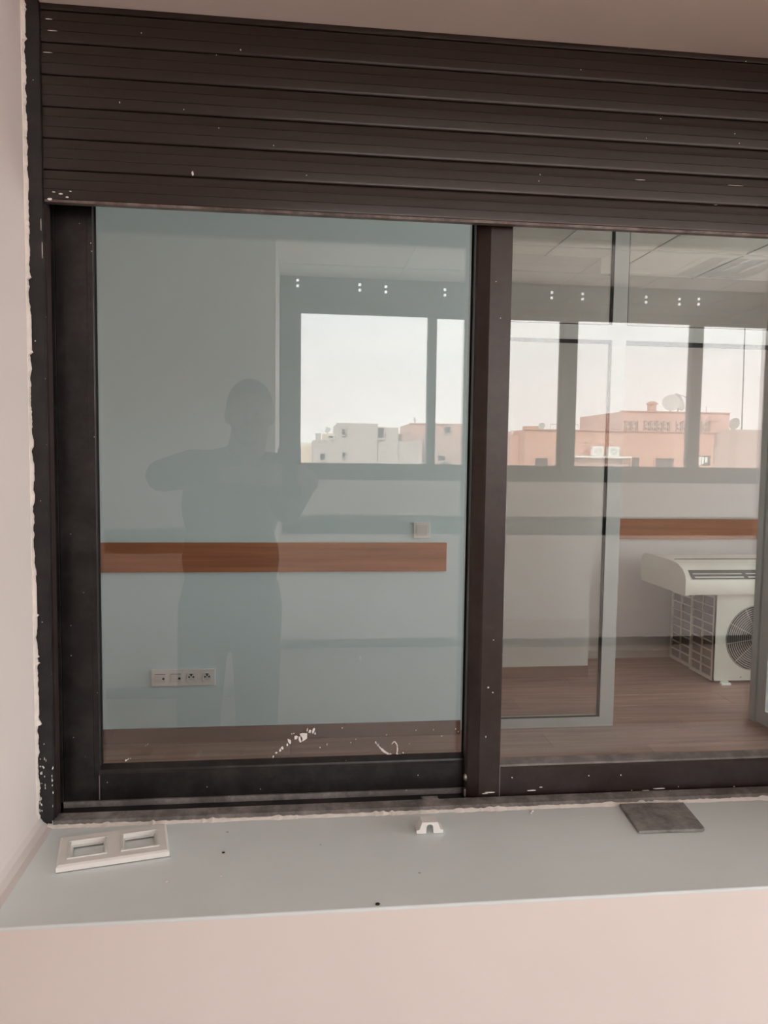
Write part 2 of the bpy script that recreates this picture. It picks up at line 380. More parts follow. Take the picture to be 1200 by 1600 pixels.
for i in range(18):
    t = i/17; A.append((587+30*t, 1160+22*t-4*math.sin(PI*t)*-1, 1.4+0.9*math.sin(PI*t)))
smear(A, 1, 5)
A = []
for i in range(16):
    a = -PI*0.75+PI*1.25*i/15; A.append((622-10*math.cos(a)*-0.5-6, 1170+11*math.sin(a), 1.3))
A += [(621, 1179, 3), (625, 1181, 2.5), (616, 1180, 2), (630, 1176, 1.5)]
smear(A, 1, 6)
smear([(231, 1163, 1.1), (228, 1165, 1.0), (197, 1188, 1.6), (200, 1186, 1.8), (204, 1185, 1.2), (563, 1027, 1.6), (563, 1030, 1.2), (556, 1155, 1.6), (548, 1160, 1.2), (535, 1137, 1.3), (500, 1168, 1.5), (511, 1163, 1.4), (650, 1141, 1.2), (677, 1140, 1.0), (690, 1150, 1.5), (712, 1139, 2.0), (716, 1143, 1.8), (640, 1162, 1.2), (604, 1148, 1.2)], 1, 9)
def dabs(name, parent, Y, pts, seed):
    random.seed(seed); q = MB()
    for (x, y, rx, ry) in pts:
        c = atY(x, y, Y); n = 7; a0 = random.random()*6
        q.prism([(c.x+0.00095*rx*random.uniform(0.6, 1.1)*math.cos(a0+2*PI*i/n), c.z+0.00095*ry*random.uniform(0.6, 1.1)*math.sin(a0+2*PI*i/n)) for i in range(n)], 'y', Y-0.0006, Y+0.0004)
    q.build(name, M_smear, parent)['kind'] = 'stuff'
dabs('paint_fleck', sF, 0.0198, [(763, 1074, 2.2, 1.8), (770, 1082, 1.4, 1.2), (759, 1151, 0.9, 1.8), (775, 440, 1.0, 1.0), (782, 497, 1.0, 1.0), (970, 1211, 1.2, 1.2), (920, 1212, 1.4, 1.4), (1060, 1229, 1.2, 1.2), (1147, 1229, 1.6, 1.4), (765, 1238, 9, 1.0), (758, 1240, 6, 0.8), (830, 1235, 8, 1.2), (845, 1230, 3, 0.9), (1030, 1232, 12, 1.2), (1010, 1235, 8, 0.9), (771, 1000, 1.0, 1.0), (800, 1215, 1.5, 1.2)], 4)
dabs('paint_fleck', wf, -0.0062, [(64, 350, 0.4, 12), (66, 390, 0.4, 14)]+[(random.choice((63+random.uniform(-1, 3), 67+random.uniform(-4, 5), 82+random.uniform(-1, 1))), 1315-130*random.random()**1.6, random.uniform(0.3, 0.9), random.uniform(0.5, 3.2)) for _ in range(60)]+[(66+random.uniform(-6, 10), 1309-12*random.random(), random.uniform(0.5, 1.6), random.uniform(0.5, 1.6)) for _ in range(26)], 8)

# ------------------------------------------------------------------ roller shutter
sh = empty('roller_shutter', (0.285, 0.0, 1.770))
tag(sh, 'dark brown slatted roller shutter lowered over the top of the window', 'roller shutter')
zl = [1.7700, 1.8125, 1.8550, 1.8975, 1.9400, 1.9830, 2.0255]
def slat_profile(z0, z1, bottom=False):
    h = z1-z0; pf = []
    steps = [(0.0, 0.0045), (0.012, 0.0045), (0.020, 0.0003), (0.05, -0.0005), (0.10, -0.0008)]
    for t in (0.18, 0.26, 0.335): steps.append((t, -0.0006-0.0007*math.sin(PI*t)))
    y = -0.0006-0.0007*math.sin(PI*0.35)
    steps += [(0.345, y), (0.350, y+0.0005), (0.362, y+0.0005), (0.367, y-0.0002)]
    for t in (0.45, 0.53, 0.61): steps.append((t, -0.0007-0.0007*math.sin(PI*t)))
    y = -0.0007-0.0007*math.sin(PI*0.66)
    steps += [(0.665, y), (0.670, y+0.0005), (0.682, y+0.0005), (0.687, y-0.0001)]
    for t in (0.78, 0.86, 0.93): steps.append((t, -0.0006-0.0007*math.sin(PI*t)))
    steps += [(0.975, 0.0000), (0.985, 0.0045), (1.0, 0.0045)]
    pf = [(yy, z0+h*t) for t, yy in steps]
    return pf+[(0.0085, z1), (0.0085, z0)]
for i in range(len(zl)):
    za = zl[i]; zb = zl[i+1] if i+1 < len(zl) else Z1+0.0345
    if i == 0:
        sl_ = MB().prism(slat_profile(za+0.001, zb), 'x', -0.3515, 0.9225).build('slat', M_shut, sh)
        MB().prism([(-0.0015, za-0.002), (-0.0015, za+0.0018), (0.0100, za+0.0018), (0.0100, za-0.002)], 'x', -0.3505, 0.9225).build('bottom_bar', mat('worn_bar', (0.10, 0.075, 0.07), 0.35, 0.2, var=0.3, vscale=20, stretch=(0.5, 1, 1), dust=0.6, dcol=(0.42, 0.38, 0.36)), sh)
    elif zb <= Z1:
        MB().prism(slat_profile(za, zb), 'x', -0.3515, 0.9225).build('slat', M_shut, sh)
    else:
        MB().prism([(yy, zz) for yy, zz in slat_profile(za, zb) if zz < Z1-0.0005 or yy > 0.008 and False]+[(0.0, Z1), (0.0085, Z1), (0.0085, za)], 'x', -0.3515, 0.9225).build('slat', M_shut, sh)
dabs('paint_fleck', sh, -0.0030, [(301, 271, 2.0, 3.8), (338, 86, 0.9, 0.9), (376, 78, 1.0, 1.0), (187, 160, 0.6, 1.4), (342, 200, 0.6, 1.0), (287, 171, 0.6, 0.8), (479, 274, 0.9, 0.9), (1155, 224, 1.3, 1.2), (1148, 209, 1, 0.6), (1010, 216, 0.7, 0.7), (1150, 290, 14, 0.6), (1118, 320, 4, 0.5), (1000, 281, 10, 0.5), (95, 303, 3, 1.2), (105, 308, 2.5, 1.5), (110, 299, 2, 0.8), (84, 300, 3, 0.6), (77, 30, 6, 0.5), (82, 48, 8, 0.5), (75, 82, 7, 0.5), (78, 311, 4, 2.0)], 2)

# ------------------------------------------------------------------ things on the sill
def quadpt(p, q, r, s_, u, v):  # bilinear
    return p*(1-u)*(1-v)+q*u*(1-v)+r*u*v+s_*(1-u)*v
sw = empty('switch_frame', (-0.247, -0.086, Z0+0.0012))
tag(sw, 'white plastic two-gang switch surround lying on the sill corner', 'switch frame')
def local_frame():
    # 143 x 82 mm, two openings; local x along, y across
    ang = math.radians(12.2); c = Vector((-0.2475, -0.0865, 0)); ca, sa = math.cos(ang), math.sin(ang)
    T = lambda x, y, z: (c.x+x*ca-y*sa, c.y+x*sa+y*ca, Z0+0.0012+z)
    W, H = 0.0715, 0.041
    bm = bmesh.new()
    q = MB()
    def bar(x0, x1, y0, y1, z0, z1, bev=0.0):
        vs = [T(x0, y0, z0), T(x1, y0, z0), T(x1, y1, z0), T(x0, y1, z0), T(x0+bev, y0+bev, z1), T(x1-bev, y0+bev, z1), T(x1-bev, y1-bev, z1), T(x0+bev, y1-bev, z1)]
        q.add(vs, [(3,2,1,0), (4,5,6,7), (0,1,5,4), (1,2,6,5), (2,3,7,6), (3,0,4,7)])
    op = [(-0.0555, -0.0125), (0.0125, 0.0555)]
    # plate as strips round the openings, bevelled outside skirt
    z1 = 0.0085
    ol = [(-W, -H), (W, -H), (W, H), (-W, H)]; il = [(-W+0.003, -H+0.003), (W-0.003, -H+0.003), (W-0.003, H-0.003), (-W+0.003, H-0.003)]
    q.add([T(x, y, 0) for x, y in ol]+[T(x, y, z1-0.002) for x, y in ol]+[T(x, y, z1) for x, y in il], [(i, (i+1) % 4, 4+(i+1) % 4, 4+i) for i in range(4)]+[(4+i, 4+(i+1) % 4, 8+(i+1) % 4, 8+i) for i in range(4)])
    xs = [-W+0.003, op[0][0], op[0][1], op[1][0], op[1][1], W-0.003]; ys = [-H+0.003, -0.0215, 0.0215, H-0.003]
    for i in range(5):
        for j in range(3):
            if j == 1 and i in (1, 3): continue
            q.add([T(xs[i], ys[j], z1), T(xs[i+1], ys[j], z1), T(xs[i+1], ys[j+1], z1), T(xs[i], ys[j+1], z1)], [(0, 1, 2, 3)])
    for a, b_ in op:
        r0 = [(a, -0.0215), (b_, -0.0215), (b_, 0.0215), (a, 0.0215)]
        q.add([T(x, y, z1) for x, y in r0]+[T(x, y, 0.0) for x, y in r0], [(i, (i+1) % 4, 4+(i+1) % 4, 4+i) for i in range(4)])
    q.build('plate', M_plast, sw)
    for a, b_ in op:   # raised rim with a ledge round each opening
        q = MB()
        for (x0, x1, y0, y1) in ((a-0.004, b_+0.004, 0.0215, 0.0255), (a-0.004, b_+0.004, -0.0255, -0.0215), (a-0.004, a, -0.0215, 0.0215), (b_, b_+0.004, -0.0215, 0.0215)): bar(x0, x1, y0, y1, z1-0.001, z1+0.0012, 0.0006)
        q2 = q
        for (x0, x1, y0, y1) in ((a, b_, 0.0195, 0.0215), (a, b_, -0.0215, -0.0200), (a, a+0.002, -0.0200, 0.0195), (b_-0.002, b_, -0.0200, 0.0195)): bar(x0, x1, y0, y1, 0.001, 0.0035)
        q.build('opening_rim', M_plast2, sw)
local_frame()
# small white cable clip
cp = []
xo, yo = 0.1965, -0.080
prof = [(-0.0195, 0), (-0.0195, 0.005), (-0.0155, 0.0055), (-0.0115, 0.0165), (0.0115, 0.0165), (0.0155, 0.0055), (0.0195, 0.005), (0.0195, 0), (0.0055, 0)]
for i in range(9):
    a = i/8*PI; prof.append((0.0050*math.cos(a), 0.0085+0.0050*math.sin(a)))
prof += [(-0.0055, 0)]
q = MB().prism([(xo+x, Z0+0.0012+z) for x, z in prof], 'y', yo, yo+0.020)
cl = q.build('cable_clip', M_plast); tag(cl, 'small white arched plastic cable clip in the middle of the sill', 'cable clip')
# grey slate-like pad
pts = [(0.512, -0.018), (0.6165, -0.022), (0.6060, -0.105), (0.6010, -0.1095), (0.503, -0.107)]
q = MB(); n = len(pts); cx = sum(p[0] for p in pts)/n; cy = sum(p[1] for p in pts)/n
zs = Z0+0.0012
q.add([(x, y, zs) for x, y in pts]+[(x, y, zs+0.0030) for x, y in pts]+[(cx+(x-cx)*0.985, cy+(y-cy)*0.985, zs+0.0038) for x, y in pts],
      [tuple(range(n))[::-1]]+[(i, (i+1) % n, n+(i+1) % n, n+i) for i in range(n)]+[(n+i, n+(i+1) % n, 2*n+(i+1) % n, 2*n+i) for i in range(n)]+[tuple(range(2*n, 3*n))])
pd = q.build('sanding_pad', M_slate); tag(pd, 'flat dusty dark grey square pad lying on the right of the sill', 'sanding pad')
# crumbs on the sill
random.seed(21)
for (x, y, r) in [(590, 1414, 0.0022), (832, 1268, 0.0016), (260, 1378, 0.0014), (349, 1333, 0.0016), (345, 1369, 0.0010), (830, 1271, 0.0014)]:
    d = ray(x, y); c = CAM+d*((Z0-CAM.z)/d.z)
    dark = y in (1414, 1333)
    o = MB().ell((c.x, c.y, Z0+r*0.6), (r*1.4, r, r*0.7), None, 8, 6).build('crumb', M_rubber if dark else M_plaster)
    lab = {590: 'tiny dark crumb near the front edge of the sill', 832: 'larger pale plaster crumb under the right sash, further back', 260: 'pale crumb on the sill in front of the switch surround', 349: 'tiny dark crumb right of the switch surround', 345: 'faint pale crumb in the open middle left of the sill', 830: 'smaller pale plaster crumb under the right sash, further forward'}[x]
    tag(o, lab, 'crumb', 'crumbs on the sill')

# ------------------------------------------------------------------ far room (seen through the glass)
YW, YP, YC, YE = 2.65, 2.70, 3.62, 4.05
XFL = -2.60
# floor: laminate planks
fl = empty('floor', (1.0, 2.0, -0.012)); struct(fl, 'brown laminate floor of the room behind the window', 'floor')
MB().box(XFL, XRF, YK, 5.0, -0.05, -0.0125).build('subfloor', M_dark, fl)
pm = {}
def plank(xa, xb, ya, yb):
    key = (round(xb-xa, 3), round(yb-ya, 3))
    c = Vector((xa, ya, -0.012))
    if key not in pm:
        wx, wy = key; g_ = 0.0007; bv = 0.0015
        q = MB(); vs = [(g_, g_, 0), (wx-g_, g_, 0), (wx-g_, wy-g_, 0), (g_, wy-g_, 0)]; v1 = [(x, y, 0.0108) for x, y, z in vs]
        v2 = [(g_+bv, g_+bv, 0.012), (wx-g_-bv, g_+bv, 0.012), (wx-g_-bv, wy-g_-bv, 0.012), (g_+bv, wy-g_-bv, 0.012)]
        q.add(vs+v1+v2, [(i, (i+1) % 4, 4+(i+1) % 4, 4+i) for i in range(4)]+[(4+i, 4+(i+1) % 4, 8+(i+1) % 4, 8+i) for i in range(4)]+[(8, 9, 10, 11)])
        o = q.build('plank', M_plank, fl, loc=(0, 0, 0)); pm[key] = o.data; o.location = c-WL[fl]; WL[o] = c
    else:
        o = link('plank', pm[key], c, fl)
y = YK
random.seed(5)
r = 0
while y < 4.06:
    x = XFL-[0.0, 0.46, 0.82][r % 3]
    while x < XRF:
        xa, xb = max(x, XFL), min(x+1.29, XRF)
        if xb-xa > 0.02: plank(xa, xb, y, y+0.1943)
        x += 1.29
    y += 0.1943; r += 1
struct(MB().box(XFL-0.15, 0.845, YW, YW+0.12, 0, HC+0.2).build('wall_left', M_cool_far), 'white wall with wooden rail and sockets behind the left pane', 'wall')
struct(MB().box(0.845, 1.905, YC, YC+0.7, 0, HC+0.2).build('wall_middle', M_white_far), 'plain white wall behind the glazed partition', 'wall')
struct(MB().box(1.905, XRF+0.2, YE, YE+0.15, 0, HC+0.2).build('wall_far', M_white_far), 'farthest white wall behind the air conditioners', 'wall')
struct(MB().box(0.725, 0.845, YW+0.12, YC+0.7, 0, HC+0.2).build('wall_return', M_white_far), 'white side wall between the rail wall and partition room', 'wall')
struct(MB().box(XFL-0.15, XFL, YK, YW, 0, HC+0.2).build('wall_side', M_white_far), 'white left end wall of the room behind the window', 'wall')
# right wall; its two unseen windows are added to light this room
ZW0, ZW1 = 0.12, 2.20
b = MB().box(XRF, XRF+0.15, YK, YE, 0, ZW0).box(XRF, XRF+0.15, YK, YE, ZW1, HC+0.2)
for (a, c) in ((YK, 0.20), (2.60, 3.25), (3.65, YE)): b.box(XRF, XRF+0.15, a, c, ZW0, ZW1)
struct(b.build('wall_right', M_white_far), 'white right wall of the far room with added unseen windows', 'wall')
for n_, (a, c) in ((4, (0.20, 2.60)), (5, (3.25, 3.65))):
    wn = empty('window_%d' % n_, (XRF+0.1, (a+c)/2, ZW0)); struct(wn, 'added unseen brown framed daylight window in the right wall, %s' % ('nearer one' if n_ == 4 else 'behind the partition'), 'window')
    MB().box(XRF+0.08, XRF+0.13, a, c, ZW0, ZW0+0.05).box(XRF+0.08, XRF+0.13, a, c, ZW1-0.05, ZW1).box(XRF+0.08, XRF+0.13, a, a+0.05, ZW0+0.05, ZW1-0.05).box(XRF+0.08, XRF+0.13, c-0.05, c, ZW0+0.05, ZW1-0.05).build('frame', M_frame, wn)
    MB().box(XRF+0.10, XRF+0.106, a+0.05, c-0.05, ZW0+0.05, ZW1-0.05).build('pane', M_oglass, wn)
# rail and skirting boards
def rail(name, xa, xb, yy, za, zb, th, m, label, cat, kind=None):
    o = MB().rbox(xa, xb, yy-th, yy, za, zb, 0.002).build(name, m)
    return struct(o, label, cat) if kind else tag(o, label, cat)
rail('wall_rail', XFL, 0.755, YW, 0.846, 0.990, 0.018, M_rail, 'orange brown wooden wall rail behind the left pane', 'wall rail')
rail('wall_rail', 2.27, XRF, YE, 0.858, 1.000, 0.018, M_rail, 'orange brown wooden wall rail above the air conditioners', 'wall rail')
rail('baseboard_left', XFL, 0.845, YW, 0, 0.072, 0.014, M_base, 'brown skirting board under the socket wall', 'baseboard', 1)
rail('baseboard_middle', 0.86, 1.905, YC, 0, 0.070, 0.014, M_base, 'brown skirting board behind the partition glass', 'baseboard', 1)
rail('baseboard_far', 1.92, XRF, YE, 0, 0.055, 0.012, mat('pale_skirting', (0.55, 0.53, 0.50), 0.5), 'pale skirting board behind the air conditioners', 'baseboard', 1)
# light switch above the rail
ls = empty('light_switch', (0.628, YW, 1.012)); tag(ls, 'white light switch on the wall just above the wooden rail', 'light switch')
MB().rbox(0.586, 0.670, YW-0.010, YW, 1.011, 1.093, 0.002).build('plate', M_plast, ls)
MB().rbox(0.600, 0.656, YW-0.013, YW-0.0102, 1.024, 1.080, 0.001).build('rocker', M_plast2, ls)
# four-gang socket strip
ss = empty('socket_strip', (-0.544, YW, 0.283)); tag(ss, 'white four-gang strip of sockets low on the left wall', 'socket strip')
MB().rbox(-0.697, -0.391, YW-0.009, YW, 0.283, 0.365, 0.002).build('plate', M_plast, ss)
for i, cx in enumerate((-0.655, -0.579, -0.506, -0.430)):
    if i < 2:
        q = MB().rbox(cx-0.026, cx+0.026, YW-0.012, YW-0.0092, 0.302, 0.346, 0.001).build('data_outlet', M_plast2, ss)
        MB().tube((cx+0.016, YW-0.0132, 0.321), (cx+0.016, YW-0.0121, 0.321), 0.006, n=12).build('lock_hole', M_rubber, q)
        MB().box(cx-0.024, cx+0.024, YW-0.0126, YW-0.0121, 0.343, 0.345).build('flap_line', M_rubber, q)
    else:
        q = MB().rbox(cx-0.024, cx+0.024, YW-0.0105, YW-0.0092, 0.300, 0.348, 0.0005).build('power_outlet', M_plast2, ss)
        ring = [(cx+0.021*math.cos(2*PI*k_/20), YW-0.0112, 0.324+0.021*math.sin(2*PI*k_/20)) for k_ in range(20)]
        MB().path(ring, 0.0012, 6, True).build('outlet_ring', M_plast, q)
        for dx, dz in ((-0.010, 0.003), (0.010, 0.003), (0.0, 0.011)):
            MB().tube((cx+dx, YW-0.0118, 0.324+dz), (cx+dx, YW-0.0106, 0.324+dz), 0.0042, n=10).build('pin_hole', M_rubber, q)
        MB().box(cx-0.012, cx+0.012, YW-0.0112, YW-0.0106, 0.3395, 0.3435).build('shutter_slot', M_rubber, q)

# glazed aluminium partition
pt = empty('glazed_partition', (2.7, YP+0.025, 0)); struct(pt, 'grey aluminium glazed partition with an open doorway', 'partition')
def alu(name, *a, m=M_alu): return MB().box(*a).build(name, m, pt)
alu('post', 0.846, 0.878, YP, YP+0.05, 0, HC)
alu('post', 1.612, 1.688, YP, YP+0.05, 0, HC)
alu('post', 2.490, 2.540, YP, YP+0.05, 0, HC)
alu('transom', 0.878, 1.612, YP, YP+0.05, 2.030, 2.105)
alu('transom', 1.688, 2.490, YP, YP+0.05, 2.030, 2.105)
alu('transom', 2.540, XRF, YP, YP+0.05, 2.030, 2.105)
alu('bottom_rail', 0.878, 1.612, YP, YP+0.05, 0, 0.050)
alu('bottom_rail', 2.540, XRF, YP, YP+0.05, 0, 0.050)
def pane(xa, xb, za, zb):
    MB().box(xa, xb, YP+0.022, YP+0.028, za, zb).build('pane', M_pglass, pt)
    q = MB()
    for (x0, x1, z0, z1) in ((xa, xa+0.006, za, zb), (xb-0.010, xb, za, zb), (xa, xb, zb-0.018, zb), (xa, xb, za, za+0.005)): q.box(x0, x1, YP+0.006, YP+0.0215, z0, z1)
    q.build('gasket', M_rubber, pt)
pane(0.878, 1.612, 0.050, 2.030); pane(0.878, 1.612, 2.105, HC-0.03); pane(1.688, 2.490, 2.105, HC-0.03)
pane(2.540, XRF, 0.050, 2.030); pane(2.540, XRF, 2.105, HC-0.03)
q = MB().box(1.688, 2.490, YP+0.006, YP+0.040, 2.010, 2.030).build('gasket', M_rubber, pt)
# open door leaf, swung towards the window
dl = empty('door_1', (2.515, 2.30, 0.008)); struct(dl, 'grey aluminium glazed door leaf standing open at the partition', 'door')
ya, yb = 1.915, 2.692
def dlf(name, *a, m=M_alu): return MB().box(*a).build(name, m, dl)
dlf('stile', 2.497, 2.535, yb-0.075, yb, 0.008, 2.005)
dlf('stile', 2.497, 2.535, ya, ya+0.075, 0.008, 2.005)
dlf('rail', 2.497, 2.535, ya+0.075, yb-0.075, 0.008, 0.085)
dlf('rail', 2.497, 2.535, ya+0.075, yb-0.075, 1.93, 2.005)
dlf('pane', 2.513, 2.519, ya+0.075, yb-0.075, 0.085, 1.93, m=M_pglass)
h_ = MB().path([(2.497, ya+0.04, 1.02), (2.46, ya+0.04, 1.02), (2.45, ya+0.06, 1.02), (2.45, ya+0.16, 1.02)], 0.009, 10).build('handle', M_metal, dl)

# ------------------------------------------------------------------ air conditioners in the far room
def outdoor_unit(xa, y0, label, back=False):
    D, H, W = 0.285, 0.560, 0.80; z0 = 0.018; xb = xa+W; y1 = y0+D; z1 = z0+H
    t = empty('outdoor_unit', ((xa+xb)/2, (y0+y1)/2, 0)); tag(t, label, 'air conditioner', 'outdoor air conditioner units stored behind the partition')
    # cabinet: everything but the fan hole in the front and the lattice on the left side
    cx, cz, R = xa+0.300, z0+0.272, 0.215
    q = MB()
    n = 64; circ = []; sq = []
    L_, R_, B_, T_ = xa, xb, z0, z1
    for i in range(n):
        a = 2*PI*i/n; c, s_ = math.cos(a), math.sin(a); circ.append((cx+R*c, cz+R*s_))
        k_ = min([((R_-cx)/c if c > 1e-9 else 1e9), ((L_-cx)/c if c < -1e-9 else 1e9), ((T_-cz)/s_ if s_ > 1e-9 else 1e9), ((B_-cz)/s_ if s_ < -1e-9 else 1e9)])
        sq.append((cx+k_*c, cz+k_*s_))
    q.add([(x, y0, z) for x, z in circ]+[(x, y0, z) for x, z in sq], [(i, (i+1) % n, n+(i+1) % n, n+i) for i in range(n)])
    for corner in ((L_, B_), (R_, B_), (L_, T_), (R_, T_)):
        ai = math.atan2(corner[1]-cz, corner[0]-cx) % (2*PI); i = int(ai/(2*PI)*n)
        q.add([(sq[i][0], y0, sq[i][1]), (sq[(i+1) % n][0], y0, sq[(i+1) % n][1]), (corner[0], y0, corner[1])], [(0, 1, 2)])
    q.add([(x, y0, z) for x, z in circ]+[(x, y0+0.05, z) for x, z in circ], [(i, (i+1) % n, n+(i+1) % n, n+i) for i in range(n)], True)
    q.add([(L_, y0, B_), (R_, y0, B_), (R_, y0, T_), (L_, y0, T_), (L_, y1, B_), (R_, y1, B_), (R_, y1, T_), (L_, y1, T_)], [(0, 1, 5, 4), (3, 2, 6, 7), (1, 2, 6, 5), (4, 5, 6, 7)])
    q.add([(L_+0.02, y0, B_), (L_+0.02, y1, B_), (L_+0.02, y1, T_), (L_+0.02, y0, T_)], [(0, 1, 2, 3)])
    body = q.build('cabinet', M_acbody, t)
    MB().tube((cx, y0+0.049, cz), (cx, y0+0.051, cz), R+0.002, n=48).build('fan_cavity', M_dark, t)
    # side lattice: two columns, nine rows
    q = MB().box(xa, xa+0.012, y0, y0+0.020, z0, z1).box(xa, xa+0.012, y1-0.012, y1, z0, z1).box(xa, xa+0.012, y0+0.02, y1-0.012, z0, z0+0.02).box(xa, xa+0.012, y0+0.02, y1-0.012, z1-0.03, z1)
    ym = y0+0.145; q.box(xa, xa+0.010, ym-0.005, ym+0.005, z0+0.02, z1-0.03)
    for i in range(1, 9):
        zz = z0+0.02+(H-0.05)*i/9; q.box(xa, xa+0.010, y0+0.02, y1-0.012, zz-0.004, zz+0.004)
    q.build('side_grille', M_acbody, t)
    MB().box(xa+0.0145, xa+0.0195, y0+0.005, y1-0.005, z0+0.005, z1-0.005).build('coil', mat('coil_fins', (0.17, 0.135, 0.12), 0.6), t)
    # fan guard
    q = MB()
    for i in range(14):
        rr = 0.038+(R-0.040)*i/13
        q.path([(cx+rr*math.cos(2*PI*k_/40), y0-0.004-0.008*(1-rr/R), cz+rr*math.sin(2*PI*k_/40)) for k_ in range(40)], 0.0021, 4, True)
    for i in range(10):
        a = 2*PI*i/10+0.15
        q.path([(cx+0.03*math.cos(a), y0-0.012, cz+0.03*math.sin(a)), (cx+R*math.cos(a), y0-0.004, cz+R*math.sin(a))], 0.0022, 4)
    gd = q.build('fan_guard', M_grill, t)
    MB().tube((cx, y0-0.016, cz), (cx, y0-0.004, cz), 0.034, n=24).build('guard_badge', M_acbody, gd)
    fan = MB().tube((cx, y0+0.012, cz), (cx, y0+0.045, cz), 0.045, n=20).build('fan_hub', M_dark, t)
    for i in range(3):
        q = MB(); a0 = i*2*PI/3+0.4; vs = []
        for k_ in range(7):
            rr = 0.04+0.155*k_/6; wv_ = 0.32+0.30*k_/6
            for side in (-1, 1): vs.append((cx+rr*math.cos(a0+side*wv_), y0+0.028+0.012*side, cz+rr*math.sin(a0+side*wv_)))
        q.add(vs, [(2*j, 2*j+1, 2*j+3, 2*j+2) for j in range(6)]); q.build('blade', mat('fan_blade', (0.10, 0.09, 0.085), 0.5), fan)
    for fx in (xa+0.06, xb-0.10):
        MB().box(fx-0.005, fx+0.045, y0-0.012, y1+0.006, 0.0, z0).build('foot', M_acbody, t)
    MB().ell((xa+0.195, y0-0.001, z0+0.022), (0.005, 0.002, 0.005)).build('screw', M_metal, t)
    return t
outdoor_unit(2.640, 3.395, 'nearer beige outdoor air conditioner with round fan guard on the floor')
outdoor_unit(2.655, 3.700, 'outdoor air conditioner standing behind the nearer one against the wall', True)
# loose strip of packing under the front unit's corner
tag(MB().rbox(2.680, 2.745, 3.345, 3.380, 0.0, 0.016, 0.004).build('packing_scrap', M_plast), 'scrap of white packing at the foot of the outdoor unit', 'packing scrap')
# under-ceiling indoor unit lying across the two outdoor units
iu = empty('indoor_unit', (3.0, 3.64, 0.580)); tag(iu, 'cream ceiling indoor air conditioner unit lying on the two outdoor units', 'air conditioner')
zb_ = 0.580
xa, xb = 2.405, 3.62
prof = [(3.345, zb_+0.002), (3.340, zb_+0.010), (3.340, zb_+0.085), (3.347, zb_+0.097), (3.365, zb_+0.102), (3.425, zb_+0.140), (3.445, zb_+0.158), (3.50, zb_+0.176), (3.60, zb_+0.188), (3.80, zb_+0.192), (3.90, zb_+0.186), (3.935, zb_+0.165), (3.945, zb_+0.12), (3.945, zb_+0.03), (3.93, zb_)]
MB().prism(prof, 'x', xa+0.030, xb-0.03, True).build('casing', M_cream, iu)
ecap = [(3.338, zb_), (3.334, zb_+0.012), (3.334, zb_+0.105), (3.345, zb_+0.130), (3.38, zb_+0.160), (3.44, zb_+0.186), (3.55, zb_+0.196), (3.80, zb_+0.200), (3.915, zb_+0.194), (3.948, zb_+0.172), (3.955, zb_+0.12), (3.955, zb_+0.02), (3.94, zb_+0.0005)]
for x0, x1 in ((xa, xa+0.030), (xb-0.030, xb)):
    e_ = MB().prism([(p_[0], p_[1]) for p_ in ecap], 'x', x0, x1, True).build('end_cap', M_cream, iu)
MB().prism([(3.352, zb_+0.0985), (3.360, zb_+0.1005), (3.428, zb_+0.1425), (3.424, zb_+0.147), (3.352, zb_+0.104)], 'x', xa+0.055, xb-0.055).build('air_outlet', M_dark, iu)
for (x0, x1) in ((xa+0.075, xa+0.40), (xa+0.43, xa+0.76), (xa+0.79, xb-0.07)):
    q = MB().prism([(3.356, zb_+0.1075), (3.360, zb_+0.1045), (3.372, zb_+0.1120), (3.368, zb_+0.1150)], 'x', x0, x1)
    q.prism([(3.386, zb_+0.1260), (3.389, zb_+0.1235), (3.397, zb_+0.1285), (3.394, zb_+0.1310)], 'x', x0, x1)
    lv = q.build('louvre', M_acbody, iu)
    for k_ in range(5):
        xx = x0+(x1-x0)*k_/4
        MB().prism([(3.358, zb_+0.1050), (3.360, zb_+0.1035), (3.394, zb_+0.1255), (3.392, zb_+0.1280)], 'x', xx-0.004, xx+0.004).build('louvre_fin', M_acbody, lv)
MB().box(xa+0.07, xb-0.07, 3.62, 3.625, zb_+0.188, zb_+0.1935).build('panel_seam', M_dark, iu)

